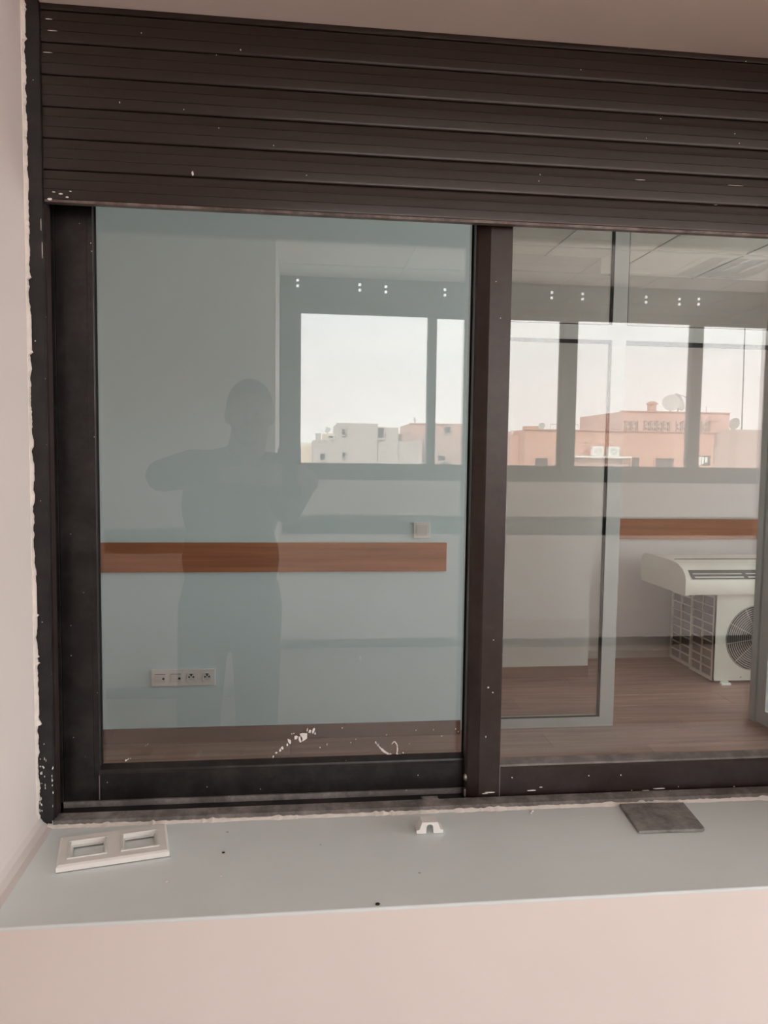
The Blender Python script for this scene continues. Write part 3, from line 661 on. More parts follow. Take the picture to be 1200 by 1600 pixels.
# ------------------------------------------------------------------ ceilings with lay-in tiles
tile_me = [None]
def tiled(name, label, xa, xb, ya, yb, ox, oy, skip=()):
    c = empty(name, ((xa+xb)/2, (ya+yb)/2, HC)); struct(c, label, 'ceiling')
    MB().box(xa, xb, ya, yb, HC+0.10, HC+0.2).build('slab', M_dark, c)
    i0 = math.floor((xa-ox)/0.6); j0 = math.floor((ya-oy)/0.6)
    i = i0
    while ox+i*0.6 < xb:
        j = j0
        while oy+j*0.6 < yb:
            x_, y_ = ox+i*0.6, oy+j*0.6
            if x_ > xa-0.45 and x_+0.6 < xb+0.45 and y_ > ya-0.45 and y_+0.6 < yb+0.45 and (i, j) not in skip:
                x2, x3, y2, y3 = max(x_+0.012, xa), min(x_+0.588, xb), max(y_+0.012, ya), min(y_+0.588, yb)
                if x3-x2 > 0.03 and y3-y2 > 0.03:
                    full = abs(x3-x2-0.576) < 1e-6 and abs(y3-y2-0.576) < 1e-6
                    if full and tile_me[0]: link('ceiling_tile', tile_me[0], ((x2+x3)/2, (y2+y3)/2, HC+0.006), c)
                    else:
                        o = MB().box(x2, x3, y2, y3, HC+0.006, HC+0.02).build('ceiling_tile', M_ceil, c)
                        if full: tile_me[0] = o.data
            j += 1
        i += 1
    q = MB(); i = i0
    while ox+i*0.6 < xb+0.01:
        x_ = ox+i*0.6
        if x_ > xa: q.box(x_-0.012, x_+0.012, ya, yb, HC, HC+0.007)
        i += 1
    j = j0
    while oy+j*0.6 < yb+0.01:
        y_ = oy+j*0.6
        if y_ > ya: q.box(xa, xb, y_-0.012, y_+0.012, HC-0.0004, HC+0.0068)
        j += 1
    q.build('grid', M_tbar, c)
    return c
tiled('ceiling', 'white suspended ceiling of square tiles above the photographer', XL, XR, YB, YF, 0.13, -3.95, skip={(4, 0), (1, 3)})
tiled('ceiling', 'white suspended tile ceiling of the room behind the window', XFL, XRF, YK, YE, 0.35, 0.40)
def ceiling_light(i, j, label):
    x_, y_ = 0.13+0.6*i, -3.95+0.6*j
    t = empty('ceiling_light', (x_+0.3, y_+0.3, HC)); tag(t, label, 'ceiling light', 'square louvre lights in the tiled ceiling')
    a, b_, c, d = x_+0.013, x_+0.587, y_+0.013, y_+0.587
    MB().box(a, b_, c, c+0.03, HC+0.001, HC+0.07).box(a, b_, d-0.03, d, HC+0.001, HC+0.07).box(a, a+0.03, c+0.03, d-0.03, HC+0.001, HC+0.07).box(b_-0.03, b_, c+0.03, d-0.03, HC+0.001, HC+0.07).box(a, b_, c, d, HC+0.07, HC+0.09).build('housing', M_tbar, t)
    for k_ in range(4):
        xx = a+0.09+0.132*k_
        MB().tube((xx, c+0.035, HC+0.050), (xx, d-0.035, HC+0.050), 0.013, n=10).build('tube', M_tubew, t)
    for k_ in range(3):
        xx = a+0.156+0.132*k_
        MB().prism([(xx-0.010, HC+0.002), (xx+0.010, HC+0.002), (xx+0.003, HC+0.035), (xx-0.003, HC+0.035)], 'y', c+0.03, d-0.03).build('reflector_ridge', M_louv, t)
    for k_ in range(9):
        yy = c+0.06+0.0567*k_
        MB().box(a+0.03, b_-0.03, yy-0.002, yy+0.002, HC+0.003, HC+0.032).build('louvre', M_louv, t)
ceiling_light(4, 0, 'unlit louvre ceiling light near the right windows, reflected top right')
ceiling_light(1, 3, 'unlit louvre ceiling light almost above the photographer')

# ------------------------------------------------------------------ near room behind the photographer
struct(MB().box(XL-0.15, XM, YB-0.2, YF, -0.06, 0.0).build('floor', M_floor), 'brown laminate floor of the near room', 'floor')
YN = -3.20
struct(MB().box(XL-0.15, -0.12, YB-0.2, YN, 0, HC+0.2).build('wall_back_left', M_wall), 'plain warm white wall behind the photographer, reflected on the left', 'wall')
struct(MB().box(XL-0.15, XL, YN, YF, 0, HC+0.2).build('wall_left', M_wall), 'white left side wall of the near room', 'wall')
RW0, RW1, RZ0, RZ1 = -4.20, -0.95, 0.30, 2.60
wn = empty('window_6', (XR+0.1, (RW0+RW1)/2, RZ0)); struct(wn, 'added unseen brown framed daylight window in the right wall of the near room', 'window')  # out of view, added to brighten the near room
q = MB().box(XR+0.08, XR+0.13, RW0, RW1, RZ0, RZ0+0.05).box(XR+0.08, XR+0.13, RW0, RW1, RZ1-0.05, RZ1)
for yy in (RW0, (RW0+RW1)/2-0.03, RW1-0.06): q.box(XR+0.08, XR+0.13, yy, yy+0.06, RZ0+0.05, RZ1-0.05)
q.build('frame', M_frame, wn)
for a_, b_ in ((RW0+0.06, (RW0+RW1)/2-0.03), ((RW0+RW1)/2+0.03, RW1-0.06)): MB().box(XR+0.10, XR+0.106, a_, b_, RZ0+0.05, RZ1-0.05).build('pane', M_oglass, wn)
struct(MB().box(XR, XR+0.15, YB-0.2, YF, 0, RZ0).box(XR, XR+0.15, YB-0.2, YF, RZ1, HC+0.2).box(XR, XR+0.15, YB-0.2, RW0, RZ0, RZ1).box(XR, XR+0.15, RW1, YF, RZ0, RZ1).build('wall_right', M_wall), 'white right side wall of the near room', 'wall')
struct(MB().box(-0.12, XR, YB-0.2, YB, 0, 1.245).build('wall_back', M_wall), 'warm white wall under the reflected strip of windows', 'wall')
rail('wall_rail', XL, -0.122, YN, 0.846, 0.990, 0.018, M_rail, 'wooden wall rail on the blank wall behind the photographer', 'wall rail')
rail('wall_rail', -0.10, XR, YB, 0.846, 0.990, 0.018, M_rail, 'wooden wall rail under the strip of windows', 'wall rail')
rail('baseboard_back', -0.10, XR, YB, 0, 0.072, 0.014, mat('pale_skirting', (0.55, 0.53, 0.50), 0.5), 'pale skirting board under the strip of windows', 'baseboard', 1)
rail('baseboard_back_left', XL, -0.122, YN, 0, 0.072, 0.014, mat('pale_skirting', (0.55, 0.53, 0.50), 0.5), 'pale skirting board on the blank wall behind the photographer', 'baseboard', 1)
# header panel with daylight dots (small drilled holes)
zh0, zh1 = 2.452, HC+0.09
holes = [(465, 440), (563, 447), (604, 450), (697, 455), (861, 462), (909, 464), (1008, 469), (1060, 472), (1090, 472)]
hp = [mir(x, y, YB-0.003) for x, y in holes]
q = MB(); zc = sorted(set(round(p.z, 4) for p in hp)); hs = 0.0095; gap = 0.019
xs = -0.12
for p in hp:   # solid strips between columns of holes
    q.box(xs, p.x-hs, YB-0.004, YB-0.002, zh0, zh1); xs = p.x+hs
q.box(xs, XR, YB-0.004, YB-0.002, zh0, zh1)
for p in hp:
    q.box(p.x-hs, p.x+hs, YB-0.004, YB-0.002, zh0, p.z-gap-hs)
    q.box(p.x-hs, p.x+hs, YB-0.004, YB-0.002, p.z-gap+hs, p.z+gap-hs)
    q.box(p.x-hs, p.x+hs, YB-0.004, YB-0.002, p.z+gap+hs, zh1)
struct(q.build('trim_4', M_frame), 'dark shutter box panel with rows of small daylight holes above the windows', 'shutter box')
def opp_window(n_, xa, xb, xm0, xm1, label):
    t = empty('window_%d' % n_, ((xa+xb)/2, YB-0.04, 1.245)); struct(t, label, 'window')
    zb0, zb1 = 1.368, 2.432
    MB().box(xa, xb, YB-0.09, YB-0.002, 1.245, 1.300).build('frame_bottom', M_frame, t)
    MB().box(xa, xb, YB-0.09, YB-0.008, 2.452, 2.50).build('frame_head', M_frame, t)
    x0, x1 = (xa+0.04, xb-0.04)
    MB().box(xa, x0, YB-0.09, YB-0.002, 1.300, 2.452).build('frame_jamb', M_frame, t)
    MB().box(x1, xb, YB-0.09, YB-0.002, 1.300, 2.452).build('frame_jamb', M_frame, t)
    for (a, b_, L_, R_) in ((x0, xm1, None, xm0), (xm0, x1, xm1, None)):
        pass
    return t, x0, x1
def opp_sash(t, a, b_, pa, pb, yy):
    s_ = empty('sash', ((a+b_)/2, yy, 1.300), t)
    MB().box(a, pa, yy-0.014, yy+0.014, 1.300, 2.452).build('stile', M_frame, s_)
    MB().box(pb, b_, yy-0.014, yy+0.014, 1.300, 2.452).build('stile', M_frame, s_)
    MB().box(pa, pb, yy-0.014, yy+0.014, 1.300, 1.366).build('rail', M_frame, s_)
    MB().box(pa, pb, yy-0.014, yy+0.014, 2.432, 2.452).build('rail', M_frame, s_)
    MB().box(pa, pb, yy-0.003, yy+0.003, 1.366, 2.432).build('pane', M_oglass, s_)
e0 = mir(470, 606, YB-0.03).x; e1 = mir(669, 610, YB-0.03).x; e2 = mir(681, 610, YB-0.06).x; e3 = mir(871, 615, YB-0.06).x
e4 = mir(898, 615, YB-0.03).x; e5 = mir(1075, 620, YB-0.03).x; e6 = mir(1089, 620, YB-0.06).x; e7 = e6+(e5-e4)+0.01
xm = (e3+e4)/2
t, x0, x1 = opp_window(2, -0.12, xm, e1, e2, 'dark framed two-pane window behind the photographer, reflected on the left')
opp_sash(t, x0, e2, e0, e1, YB-0.025); opp_sash(t, e1, x1, e2, e3, YB-0.062)
t, x0, x1 = opp_window(3, xm, XR, e5, e6, 'dark framed two-pane window behind the photographer, reflected on the right')
opp_sash(t, x0, e6, e4, e5, YB-0.025); opp_sash(t, e5, x1, e6, min(e7, x1-0.04), YB-0.062)

# ------------------------------------------------------------------ buildings outside, behind the photographer
ZG = -9.0
struct(MB().box(-90, 120, -140, YB-0.25, ZG-0.3, ZG).build('ground', M_ground), 'unseen street level far below the windows, made pale to bounce daylight', 'ground')  # out of view; colour kept pale to throw daylight up onto the ceiling
def wallblock(name, par, m, xl, xr, py, Y, depth, zbot=ZG):
    a = mir(xl, py, Y); b_ = mir(xr, py, Y)
    z1 = (a.z+b_.z)/2
    return MB().box(a.x, b_.x, Y-depth, Y, zbot, z1).build(name, m, par), a.x, b_.x, z1
def bwin(par, x, y, wpx, hpx, Y, m=None, label=None):
    a = mir(x-wpx/2, y-hpx/2, Y); b_ = mir(x+wpx/2, y+hpx/2, Y)
    f_ = MB()
    t_ = 0.09
    x0, x1, z0, z1 = a.x, b_.x, b_.z, a.z
    f_.box(x0-t_, x0, Y, Y+0.10, z0-t_, z1+t_).box(x1, x1+t_, Y, Y+0.10, z0-t_, z1+t_).box(x0, x1, Y, Y+0.10, z1, z1+t_).box(x0, x1, Y, Y+0.16, z0-t_, z0)
    w_ = f_.build('window', m or M_bgrey, par)
    MB().box(x0, x1, Y+0.01, Y+0.03, z0, z1).build('pane', M_bdark, w_)
def dish(px, py, rpx, Y, zfoot, label, yaw=0.5, tilt=0.5):
    c = mir(px, py, Y); r_ = abs(mir(px+rpx, py, Y).x-c.x)
    t_ = empty('satellite_dish', (c.x, Y-0.1, zfoot)); tag(t_, label, 'satellite dish', 'satellite dishes on the reflected roofs')
    rot = Matrix.Rotation(yaw, 3, 'Z') @ Matrix.Rotation(-PI/2+tilt, 3, 'X')
    q = MB(); vs = []; n = 24
    for k_ in range(6):
        rr = r_*k_/5
        for i in range(n):
            vs.append(c+rot @ Vector((rr*math.cos(2*PI*i/n), rr*math.sin(2*PI*i/n), -0.25*r_*(1-(k_/5)**2))))
    for k_ in range(6):
        rr = r_*k_/5
        for i in range(n):
            vs.append(c+rot @ Vector((rr*math.cos(2*PI*i/n), rr*math.sin(2*PI*i/n), -0.25*r_*(1-(k_/5)**2)-0.02)))
    fs = []
    for h in (0, 6*n):
        for k_ in range(5):
            for i in range(n): fs.append((h+k_*n+i, h+(k_+1)*n+i, h+(k_+1)*n+(i+1) % n, h+k_*n+(i+1) % n))
    for i in range(n): fs.append((5*n+i, 11*n+i, 11*n+(i+1) % n, 5*n+(i+1) % n))
    q.add(vs, fs, True); q.build('reflector', M_dish, t_)
    MB().tube((c.x, Y-0.12, zfoot), (c.x, Y-0.12, c.z), 0.04).build('mast', M_dish, t_)
    tip = c+rot @ Vector((0, -r_*0.2, r_*0.9))
    MB().path([c+rot @ Vector((0, -r_*0.95, 0)), tip], 0.025, 6).ell(tip, (0.06, 0.06, 0.08), None, 8, 6).build('feed_arm', M_dish, t_)
# pale low building on the far left
YA = -58.0
ba = empty('building', (mir(480, 700, -66).x, -70, ZG)); tag(ba, 'low pale building at the far left edge of the reflected skyline', 'building')
_, xa_, xb_, zr = wallblock('wall', ba, M_bpale, 440, 494, 695, -66, 8)
wallblock('parapet', ba, M_bwhite, 462, 491, 691.5, -66.2, 0.4, zr)
bb = empty('building', (mir(560, 700, YA).x, YA-4, ZG)); tag(bb, 'grey beige building with stepped roof blocks, reflected left of centre', 'building')
wallblock('wall', bb, M_bgrey, 490, 660, 688.5, YA, 7)
wallblock('roof_block', bb, M_bgrey, 526.5, 590, 662.5, YA+0.25, 6)
wallblock('roof_block', bb, M_bgrey, 590.3, 622.5, 668, YA+0.1, 5)
wallblock('wall', bb, M_bmauve, 622.5, 760, 679, YA-0.6, 8)
_, a_, b2_, zr2 = wallblock('roof_hut', bb, M_bpale, 505, 526.3, 677.5, YA-2, 3)
wallblock('roof_edge', bb, M_bwhite, 525, 592, 661.3, YA+0.3, 0.3, mir(560, 662.6, YA).z)
for (x, y, w_, h_) in [(504, 714, 7, 10), (537, 711, 4.5, 8), (537, 675, 5, 9), (600, 719, 9, 9), (690, 716, 12, 8)]: bwin(bb, x, y, w_, h_, YA+(0.27 if y == 675 else 0.26 if 526 < x < 560 else 0.02))
bwin(bb, 595, 677, 9, 16, YA+0.12)
bwin(bb, 517, 683, 8, 4, YA-1.98, M_bwhite)
bc = empty('building', (mir(690, 670, -70).x, -74, ZG)); tag(bc, 'pink building with flat roof, reflected behind the grey one', 'building')
wallblock('wall', bc, M_bpink, 641, 724, 663, -70, 7)
wallblock('roof_edge', bc, M_bpink, 640, 725, 661.5, -69.9, 0.5, mir(690, 663.5, -70).z)
wallblock('wall', bc, M_bpink, 724, 760, 677, -71, 6)
bwin(bc, 699, 672, 9, 10, -69.98)
zA = mir(512, 688, YA-2).z
dish(512, 672, 5.0, YA-2.5, zr2, 'small dish on the pale roof hut, leftmost', 0.6, 0.7)
zB2 = mir(648, 661.5, -70).z
dish(667, 656, 2.2, -72, zB2, 'tiny dish on the pink flat roof near the mullion', 0.9, 0.4)
q = MB().tube((mir(649, 660, -72).x, -72, zB2), (mir(647.5, 652, -72).x, -72, mir(648, 652, -72).z), 0.07)
q.box(mir(645, 656, -72).x, mir(652, 656, -72).x, -72.05, -71.95, mir(648, 657, -72).z, mir(648, 656, -72).z)
tag(q.build('antenna', M_dish), 'short antenna at the left end of the pink flat roof', 'antenna')
for i, (x, y) in enumerate([(495, 682), (499, 682)]):
    p_ = mir(x, 690, YA-1.0); t_ = mir(x, 678, YA-1.0)
    o = MB().tube((p_.x, YA-1, mir(x, 688.5, YA).z), (p_.x, YA-1, t_.z), 0.10, n=12).tube((p_.x, YA-1, t_.z), (p_.x, YA-1, t_.z+0.05), 0.13, n=12).build('roof_pipe', M_dish)
    tag(o, ['left one of two grey vent pipes on the grey roof beside the pale hut', 'right one of two grey vent pipes on the grey roof beside the pale hut'][i], 'vent pipe', 'vent pipes on the grey roof')
# salmon building on the right
Y2 = -40.0
bd = empty('building', (mir(980, 700, Y2).x, Y2-5, ZG)); tag(bd, 'long salmon pink building with a penthouse, reflected on the right', 'building')
_, xl_, xr_, zm = wallblock('wall', bd, M_bsalmon, 820, 1116, 674, Y2, 12)
wallblock('wall', bd, M_bpink, 797, 819.5, 680, Y2-1.2, 6)
wallblock('wall', bd, M_bpink, 790, 797, 690, Y2-2.0, 6)
wallblock('wall', bd, M_bmauve, 1116.3, 1330, 672.5, Y2-1.5, 10)  # darker mauve puts the shade of this side into the colour
wallblock('coping', bd, M_bsalmon, 819, 1117, 672.6, Y2+0.12, 0.35, zm)
_, pl_, pr_, zp = wallblock('penthouse', bd, M_bpink, 974, 1140, 644.5, Y2-2.5, 7)
wallblock('penthouse_coping', bd, M_bpink, 973, 1141, 643, Y2-2.4, 0.4, zp)
# pierced parapet blocks in front of the penthouse
for i, x in enumerate(range(977, 1106, 10)):
    a_ = mir(x, 658, Y2-0.3); b_ = mir(x+8.2, 671, Y2-0.3)
    if i in (2, 7): 
        MB().box(a_.x, b_.x, Y2-0.5, Y2-0.3, zm, a_.z).build('parapet_block', M_bpink, bd); continue
    q = MB().box(a_.x, b_.x, Y2-0.5, Y2-0.3, zm, zm+0.08).box(a_.x, b_.x, Y2-0.5, Y2-0.3, a_.z-0.06, a_.z)
    q.box(a_.x, a_.x+0.04, Y2-0.5, Y2-0.3, zm, a_.z).box(b_.x-0.04, b_.x, Y2-0.5, Y2-0.3, zm, a_.z)
    cx_ = (a_.x+b_.x)/2; cz_ = (zm+a_.z)/2
    q.prism([(cx_-0.13, cz_), (cx_, cz_+0.15), (cx_+0.13, cz_), (cx_, cz_-0.15)], 'y', Y2-0.5, Y2-0.3)
    q.build('parapet_block', M_bmauve, bd)
p_ = mir(1116, 657, Y2-0.3); t_ = mir(1116, 650, Y2-0.3)
MB().prism([(p_.x-0.28, p_.z-0.05), (p_.x+0.28, p_.z-0.05), (p_.x+0.22, p_.z+0.05), (p_.x, t_.z+0.10), (p_.x-0.22, p_.z+0.05)], 'y', Y2-0.85, Y2-0.25).box(p_.x-0.18, p_.x+0.18, Y2-0.7, Y2-0.35, zm, p_.z-0.05).build('pier_cap', M_bsalmon, bd)
# chimney on the penthouse
p_ = mir(1018, 643, Y2-4); cxx = p_.x; zt = mir(1018, 632, Y2-4).z
ch = MB().box(cxx-0.20, cxx+0.20, Y2-4.2, Y2-3.8, zp, zt).build('chimney', M_bsalmon, bd)
MB().prism([(cxx-0.28, zt), (cxx+0.28, zt), (cxx+0.22, zt+0.08), (cxx, zt+0.20), (cxx-0.22, zt+0.08)], 'y', Y2-4.28, Y2-3.72).build('chimney_cap', M_bsalmon, ch)
dish(1049, 629, 13.0, Y2-3.5, zp, 'left one of the two large dishes on the salmon penthouse', 0.45, 0.35)
dish(1061, 628, 13.5, Y2-4.2, zp, 'right one of the two large dishes on the salmon penthouse', -0.6, 0.3)
for (x, y, w_, h_) in [(845, 722, 20, 13), (992, 722, 11, 14), (1037, 723, 28, 14), (1098, 720, 20, 16)]: bwin(bd, x, y, w_, h_, Y2+0.02, M_bsalmon)
for i in range(3):
    a_ = mir(1092+5*i, 714, Y2+0.2); MB().box(a_.x, a_.x+0.13, Y2+0.10, Y2+0.18, mir(1095, 727-2*i, Y2).z, a_.z).build('hanging_cloth', M_bwhite, bd)
# white ledge with two air conditioner boxes
a_ = mir(895, 712, Y2+0.5); b_ = mir(981, 712, Y2+0.5); zl_ = a_.z
ld = MB().box(a_.x, b_.x, Y2+0.05, Y2+1.0, zl_-0.10, zl_).build('ledge', M_bwhite, bd)
MB().box(a_.x+0.2, b_.x, Y2+0.005, Y2+0.6, zl_-0.75, zl_-0.10).build('recess_shade', M_bmauve, bd)
for i, x in enumerate((933, 957)):
    c = mir(x, 703, Y2+0.5)
    o = empty('rooftop_unit', (c.x, Y2+0.5, zl_)); tag(o, ['left white air conditioner box on the ledge of the salmon building', 'right white air conditioner box on the ledge of the salmon building'][i], 'air conditioner', 'air conditioner boxes on the salmon building')
    MB().rbox(c.x-0.33, c.x+0.33, Y2+0.35, Y2+0.65, zl_+0.001, zl_+0.52, 0.02).build('cabinet', M_bwhite, o)
    MB().tube((c.x, Y2+0.645, zl_+0.26), (c.x, Y2+0.665, zl_+0.26), 0.20, n=24).build('fan_guard', M_dish, o)
    MB().tube((c.x, Y2+0.66, zl_+0.26), (c.x, Y2+0.675, zl_+0.26), 0.06, n=16).build('hub', M_bwhite, o)
# roof clutter at the left of the salmon roof
p_ = mir(831, 672, Y2-2)
tk = MB().box(mir(821, 668, Y2-2).x, mir(842, 668, Y2-2).x, Y2-2.6, Y2-1.8, zm-1.0, mir(831, 666, Y2-2).z).build('roof_hut', M_bsalmon, bd)
for i, x in enumerate((803, 815)):
    c = mir(x, 676, Y2-2.4); zz_ = mir(808, 680, Y2-1.2).z
    o = MB().tube((c.x-0.14, Y2-2.4, zz_+0.16), (c.x+0.10, Y2-2.4, zz_+0.16), 0.16, n=16).ell((c.x+0.10, Y2-2.4, zz_+0.16), (0.06, 0.16, 0.16)).build('water_tank', M_bwhite)
    tag(o, ['left one of two small white tanks on the low pink roof', 'right one of two small white tanks on the low pink roof'][i], 'water tank', 'small tanks on the low pink roof')
dish(846, 666, 5.5, Y2-1.5, zm, 'small dish on the left end of the salmon roof', 0.9, 0.3)
a_ = mir(860, 663, Y2-1); b_ = mir(903, 663, Y2-1); zz_ = a_.z
q = MB().path([(a_.x, Y2-1, zm), (a_.x, Y2-1, zz_), (b_.x, Y2-1, zz_), (b_.x, Y2-1, zm)], 0.022, 6)
tag(q.build('pipe_frame', M_dish), 'thin washing line frame on the salmon roof', 'pipe frame')
c = mir(936, 672, Y2-0.8)
tag(MB().rbox(c.x-0.2, c.x+0.2, Y2-1.0, Y2-0.6, zm, zm+0.16, 0.03).build('roof_vent', M_bsalmon), 'low square vent on the middle of the salmon roof', 'roof vent')
zmv = mir(1163, 672.5, Y2-1.5).z
tp = mir(1166, 440, Y2-2)
q = MB().tube((mir(1162, 600, Y2-2).x, Y2-2, zmv-0.3), (tp.x, Y2-2, tp.z), 0.045, 0.03, n=8)
tag(q.build('roof_mast', mat('mast_grey', (0.18, 0.17, 0.17), 0.6)), 'tall thin mast rising from the roof at the right edge', 'mast')
c = mir(1103, 645, Y2-4); tag(MB().tube((c.x, Y2-4, zp), (c.x, Y2-4, mir(1103, 636, Y2-4).z), 0.025, n=6).build('antenna', M_dish), 'thin antenna rod on the right of the penthouse roof', 'antenna')
c = mir(1119, 643, Y2-4); tag(MB().rbox(c.x-0.2, c.x+0.2, Y2-4.2, Y2-3.8, zp, zp+0.07, 0.01).build('roof_vent', M_bsalmon), 'flat vent cover on the right of the penthouse roof', 'roof vent')
dish(1147, 662, 9.0, Y2-3.0, zmv, 'dark dish partly hidden behind the right roof edge', 1.2, 0.2)

# ------------------------------------------------------------------ the photographer
def remeshed(q, name, m, parent, voxel, smooth=6):
    o = q.build(name, m, parent)
    md = o.modifiers.new('remesh', 'REMESH'); md.mode = 'VOXEL'; md.voxel_size = voxel; md.use_smooth_shade = True
    ms = o.modifiers.new('smooth', 'SMOOTH'); ms.iterations = smooth; ms.factor = 0.5
    bpy.context.view_layer.update()
    dg = bpy.context.evaluated_depsgraph_get()
    me = bpy.data.meshes.new_from_object(o.evaluated_get(dg)); o.modifiers.clear()
    old = o.data; o.data = me; me.name = name
    for p in me.polygons: p.use_smooth = True
    if not me.materials: me.materials.append(m)
    bpy.data.meshes.remove(old)
    return o
V = Vector
BX, BY = -0.235, -1.555        # body axis
pe = empty('person', (BX, BY, 0)); tag(pe, 'person in dark shirt and trousers raising a phone, reflected in the left pane', 'person')
# joints
neck0 = V((BX+0.045, BY+0.005, 1.39)); head = V((-0.165, BY+0.045, 1.565))
shL = V((BX-0.135, BY, 1.372)); elL = V((-0.445, -1.345, 1.345)); wrL = V((-0.215, -1.255, 1.352))
shR = V((BX+0.150, BY, 1.365)); elR = V((-0.030, -1.385, 1.235)); wrR = V((0.040, -1.235, 1.335))
hipL = V((BX-0.095, BY, 0.86)); knL = V((BX-0.115, BY+0.015, 0.47)); anL = V((BX-0.125, BY-0.01, 0.085))
hipR = V((BX+0.090, BY, 0.86)); knR = V((BX+0.095, BY+0.015, 0.47)); anR = V((BX+0.085, BY-0.01, 0.085))
bdy = MB()
bdy.ell(head+V((0, -0.012, 0.012)), (0.080, 0.096, 0.104)); bdy.ell(head+V((0, 0.030, -0.055)), (0.056, 0.058, 0.062)); bdy.ell(head+V((0, 0.055, -0.085)), (0.030, 0.026, 0.022))
bdy.ell(head+V((0, 0.062, 0.022)), (0.050, 0.020, 0.014))                       # brow
bdy.cap(head+V((0, 0.078, 0.008)), head+V((0, 0.094, -0.026)), 0.008, 0.013, 10)   # nose
bdy.ell(head+V((0, 0.080, -0.056)), (0.024, 0.010, 0.006)); bdy.ell(head+V((0, 0.078, -0.067)), (0.021, 0.010, 0.007))
for s_ in (-1, 1):
    bdy.ell(head+V((s_*0.079, -0.010, -0.008)), (0.010, 0.020, 0.031), Matrix.Rotation(s_*-0.3, 3, 'Z'))
    bdy.ell(head+V((s_*0.038, 0.060, -0.030)), (0.026, 0.022, 0.022))
    bdy.ell(head+V((s_*0.031, 0.074, 0.004)), (0.013, 0.010, 0.009))
bdy.cap(neck0, head+V((0, -0.015, -0.06)), 0.070, 0.066)
bdy.ell((BX, BY, 1.24), (0.160, 0.100, 0.20)); bdy.ell((BX, BY, 1.02), (0.145, 0.100, 0.18)); bdy.ell((BX, BY, 0.90), (0.155, 0.105, 0.12))
bdy.cap(shL, shR, 0.058)
for sh_, el, wr in ((shL, elL, wrL), (shR, elR, wrR)):
    bdy.cap(sh_, el, 0.050, 0.040); bdy.cap(el, wr, 0.040, 0.027)
for h, k_, a in ((hipL, knL, anL), (hipR, knR, anR)):
    bdy.cap(h, k_, 0.080, 0.055); bdy.cap(k_+V((0, -0.01, 0)), a, 0.052, 0.036)
    bdy.ell(k_+V((0, -0.03, -0.12)), (0.050, 0.048, 0.11)); bdy.cap(a+V((0, 0, -0.03)), a+V((0, 0.14, -0.055)), 0.036, 0.028)
# hands: palm, four fingers and a thumb closing on the phone
PHC = CAM - fwd*0.0115 + rt*(-0.020) + up*(-0.056)      # phone centre
def hand(wr, side):
    # side -1: hand on the phone's left edge, +1: right edge
    edge = PHC + rt*(side*0.038)
    back = -fwd
    d = (edge + back*0.014 - wr)
    palm = wr + d*0.50 if side < 0 else wr + (edge+rt*0.022+up*-0.030-wr)*0.75
    pc = palm
    bdy.cap(wr, pc, 0.026, 0.030)
    kn_dir = (edge-pc).normalized()
    bdy.ell(pc, (0.034, 0.024, 0.040))
    for i, (ln, off) in enumerate(((1.0, 0.026), (1.06, 0.009), (1.0, -0.009), (0.82, -0.026))):
        k0 = pc + up*(off*1.0) + kn_dir*0.022 + fwd*0.006
        k1 = edge + rt*(side*0.014) + up*(off*1.05-0.004) + fwd*0.004
        k2 = edge + rt*(side*0.004) + up*(off*1.05-0.006) + fwd*0.0125
        k3 = edge + rt*(-side*0.012*ln) + up*(off*1.05-0.008) + fwd*0.0135
        bdy.cap(k0, k1, 0.0095, 0.0085, 10); bdy.cap(k1, k2, 0.0085, 0.0078, 10); bdy.cap(k2, k3, 0.0078, 0.0070, 10)
    t0 = pc + up*0.020 + back*0.012; t1 = edge + rt*(side*0.006) + back*0.020 + up*0.012; t2 = edge + rt*(-side*0.016) + back*0.0145 + up*0.020
    bdy.cap(t0, t1, 0.0125, 0.0100, 10); bdy.cap(t1, t2, 0.0100, 0.0085, 10)
PHC_low = PHC
hand(wrL, -1); hand(wrR, 1)
bo = remeshed(bdy, 'body', M_skin, pe, 0.0055, 4)
# eyes
for s_ in (-1, 1):
    MB().ell(head+V((s_*0.031, 0.0765, 0.004)), (0.0105, 0.0095, 0.0080), None, 14, 10).build('eye', mat('eye_white', (0.3, 0.28, 0.27), 0.2), pe)
# short hair: a cap over the skull
q = MB(); q.ell(head+V((0, -0.020, 0.024)), (0.085, 0.099, 0.103)); hr = remeshed(q, 'hair', M_hair, pe, 0.006, 2)
bmh = bmesh.new(); bmh.from_mesh(hr.data); ow_ = WL[hr]
dl_ = [v for v in bmh.verts if ((v.co+ow_-head).z < 0.045+0.9*((v.co+ow_-head).y-0.045) if (v.co+ow_-head).y > -0.02 else (v.co+ow_-head).z < -0.045)]
bmesh.ops.delete(bmh, geom=dl_, context='VERTS'); bmh.to_mesh(hr.data); bmh.free()
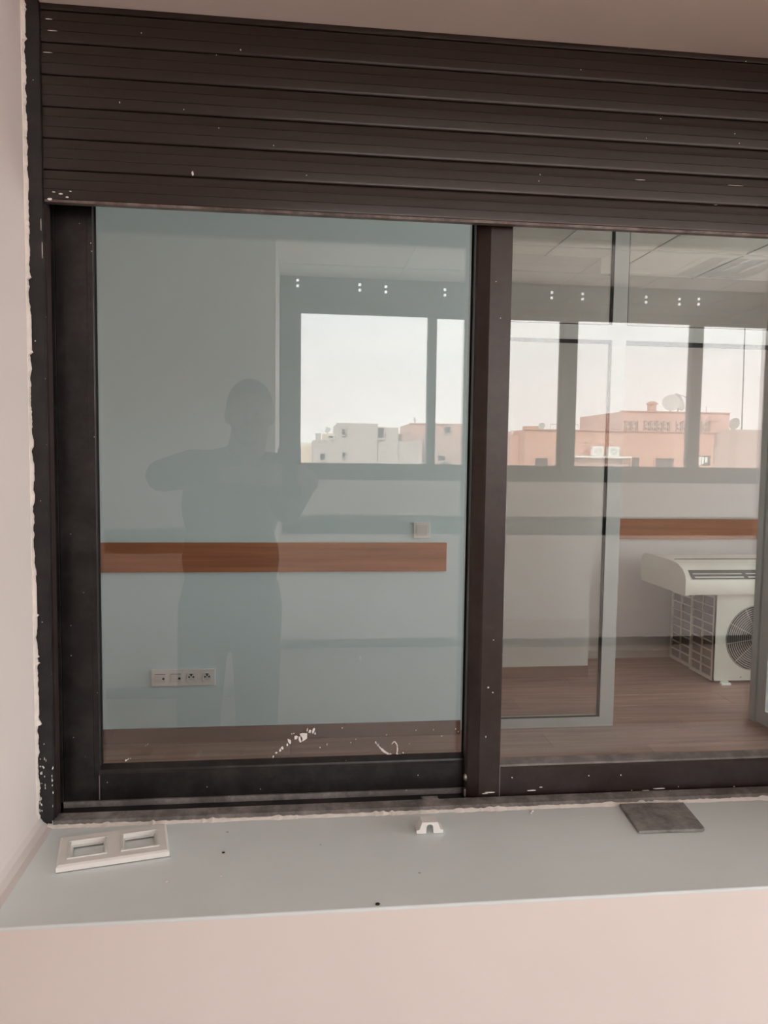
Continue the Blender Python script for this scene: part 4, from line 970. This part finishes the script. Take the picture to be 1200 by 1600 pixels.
# shirt
q = MB()
q.ell((BX, BY, 1.235), (0.180, 0.118, 0.215)); q.ell((BX, BY+0.01, 1.04), (0.178, 0.125, 0.20)); q.ell((BX, BY, 0.92), (0.182, 0.120, 0.11))
q.cap(shL, shR, 0.066); q.cap((BX+0.02, BY, 1.34), (BX+0.045, BY+0.005, 1.415), 0.105, 0.068)
for sh_, el in ((shL, elL), (shR, elR)):
    q.cap(sh_, sh_+(el-sh_)*0.98, 0.066, 0.056)
for el, wr in ((elL, wrL), (elR, wrR)):
    q.cap(el, el+(wr-el)*0.80, 0.054, 0.038)
remeshed(q, 'shirt', M_shirt, pe, 0.009, 5)
q = MB()
q.ell((BX, BY, 0.885), (0.186, 0.124, 0.13))
for h, k_, a in ((hipL, knL, anL), (hipR, knR, anR)):
    q.cap(h+V((0, 0, 0.0)), k_, 0.098, 0.080); q.cap(k_, a+V((0, -0.005, 0.02)), 0.080, 0.066)
remeshed(q, 'trousers', M_trous, pe, 0.009, 5)
for a in (anL, anR):
    q = MB(); q.cap(a+V((0, -0.025, -0.035)), a+V((0, 0.10, -0.042)), 0.046, 0.042); q.cap(a+V((0, 0.10, -0.042)), a+V((0, 0.175, -0.050)), 0.042, 0.033); q.cap(a+V((0, 0, -0.03)), a+V((0, -0.005, 0.025)), 0.044, 0.044)
    o = remeshed(q, 'shoe', M_shoe, pe, 0.008, 3)
# smartphone held upright, camera lens looking at the window
ph = empty('smartphone', PHC); tag(ph, 'black smartphone held upright in front of the reflected person', 'smartphone')
q = MB(); q.rbox(-0.0365, 0.0365, -0.0042, 0.0042, -0.079, 0.079, 0.0018)
o = q.build('case', M_phone, ph, loc=(0, 0, 0)); o.location = (0, 0, 0)
R3 = Matrix((rt, fwd, up)).transposed()
o.rotation_euler = R3.to_euler()
for k_, (lx, lz) in enumerate(((0.020, 0.056), (0.020, 0.032), (-0.002, 0.056))):
    q = MB().tube((lx, 0.0040, lz), (lx, 0.0052, lz), 0.0075, n=20)
    o = q.build('lens', M_rubber, ph, loc=(0, 0, 0)); o.location = (0, 0, 0); o.rotation_euler = R3.to_euler()
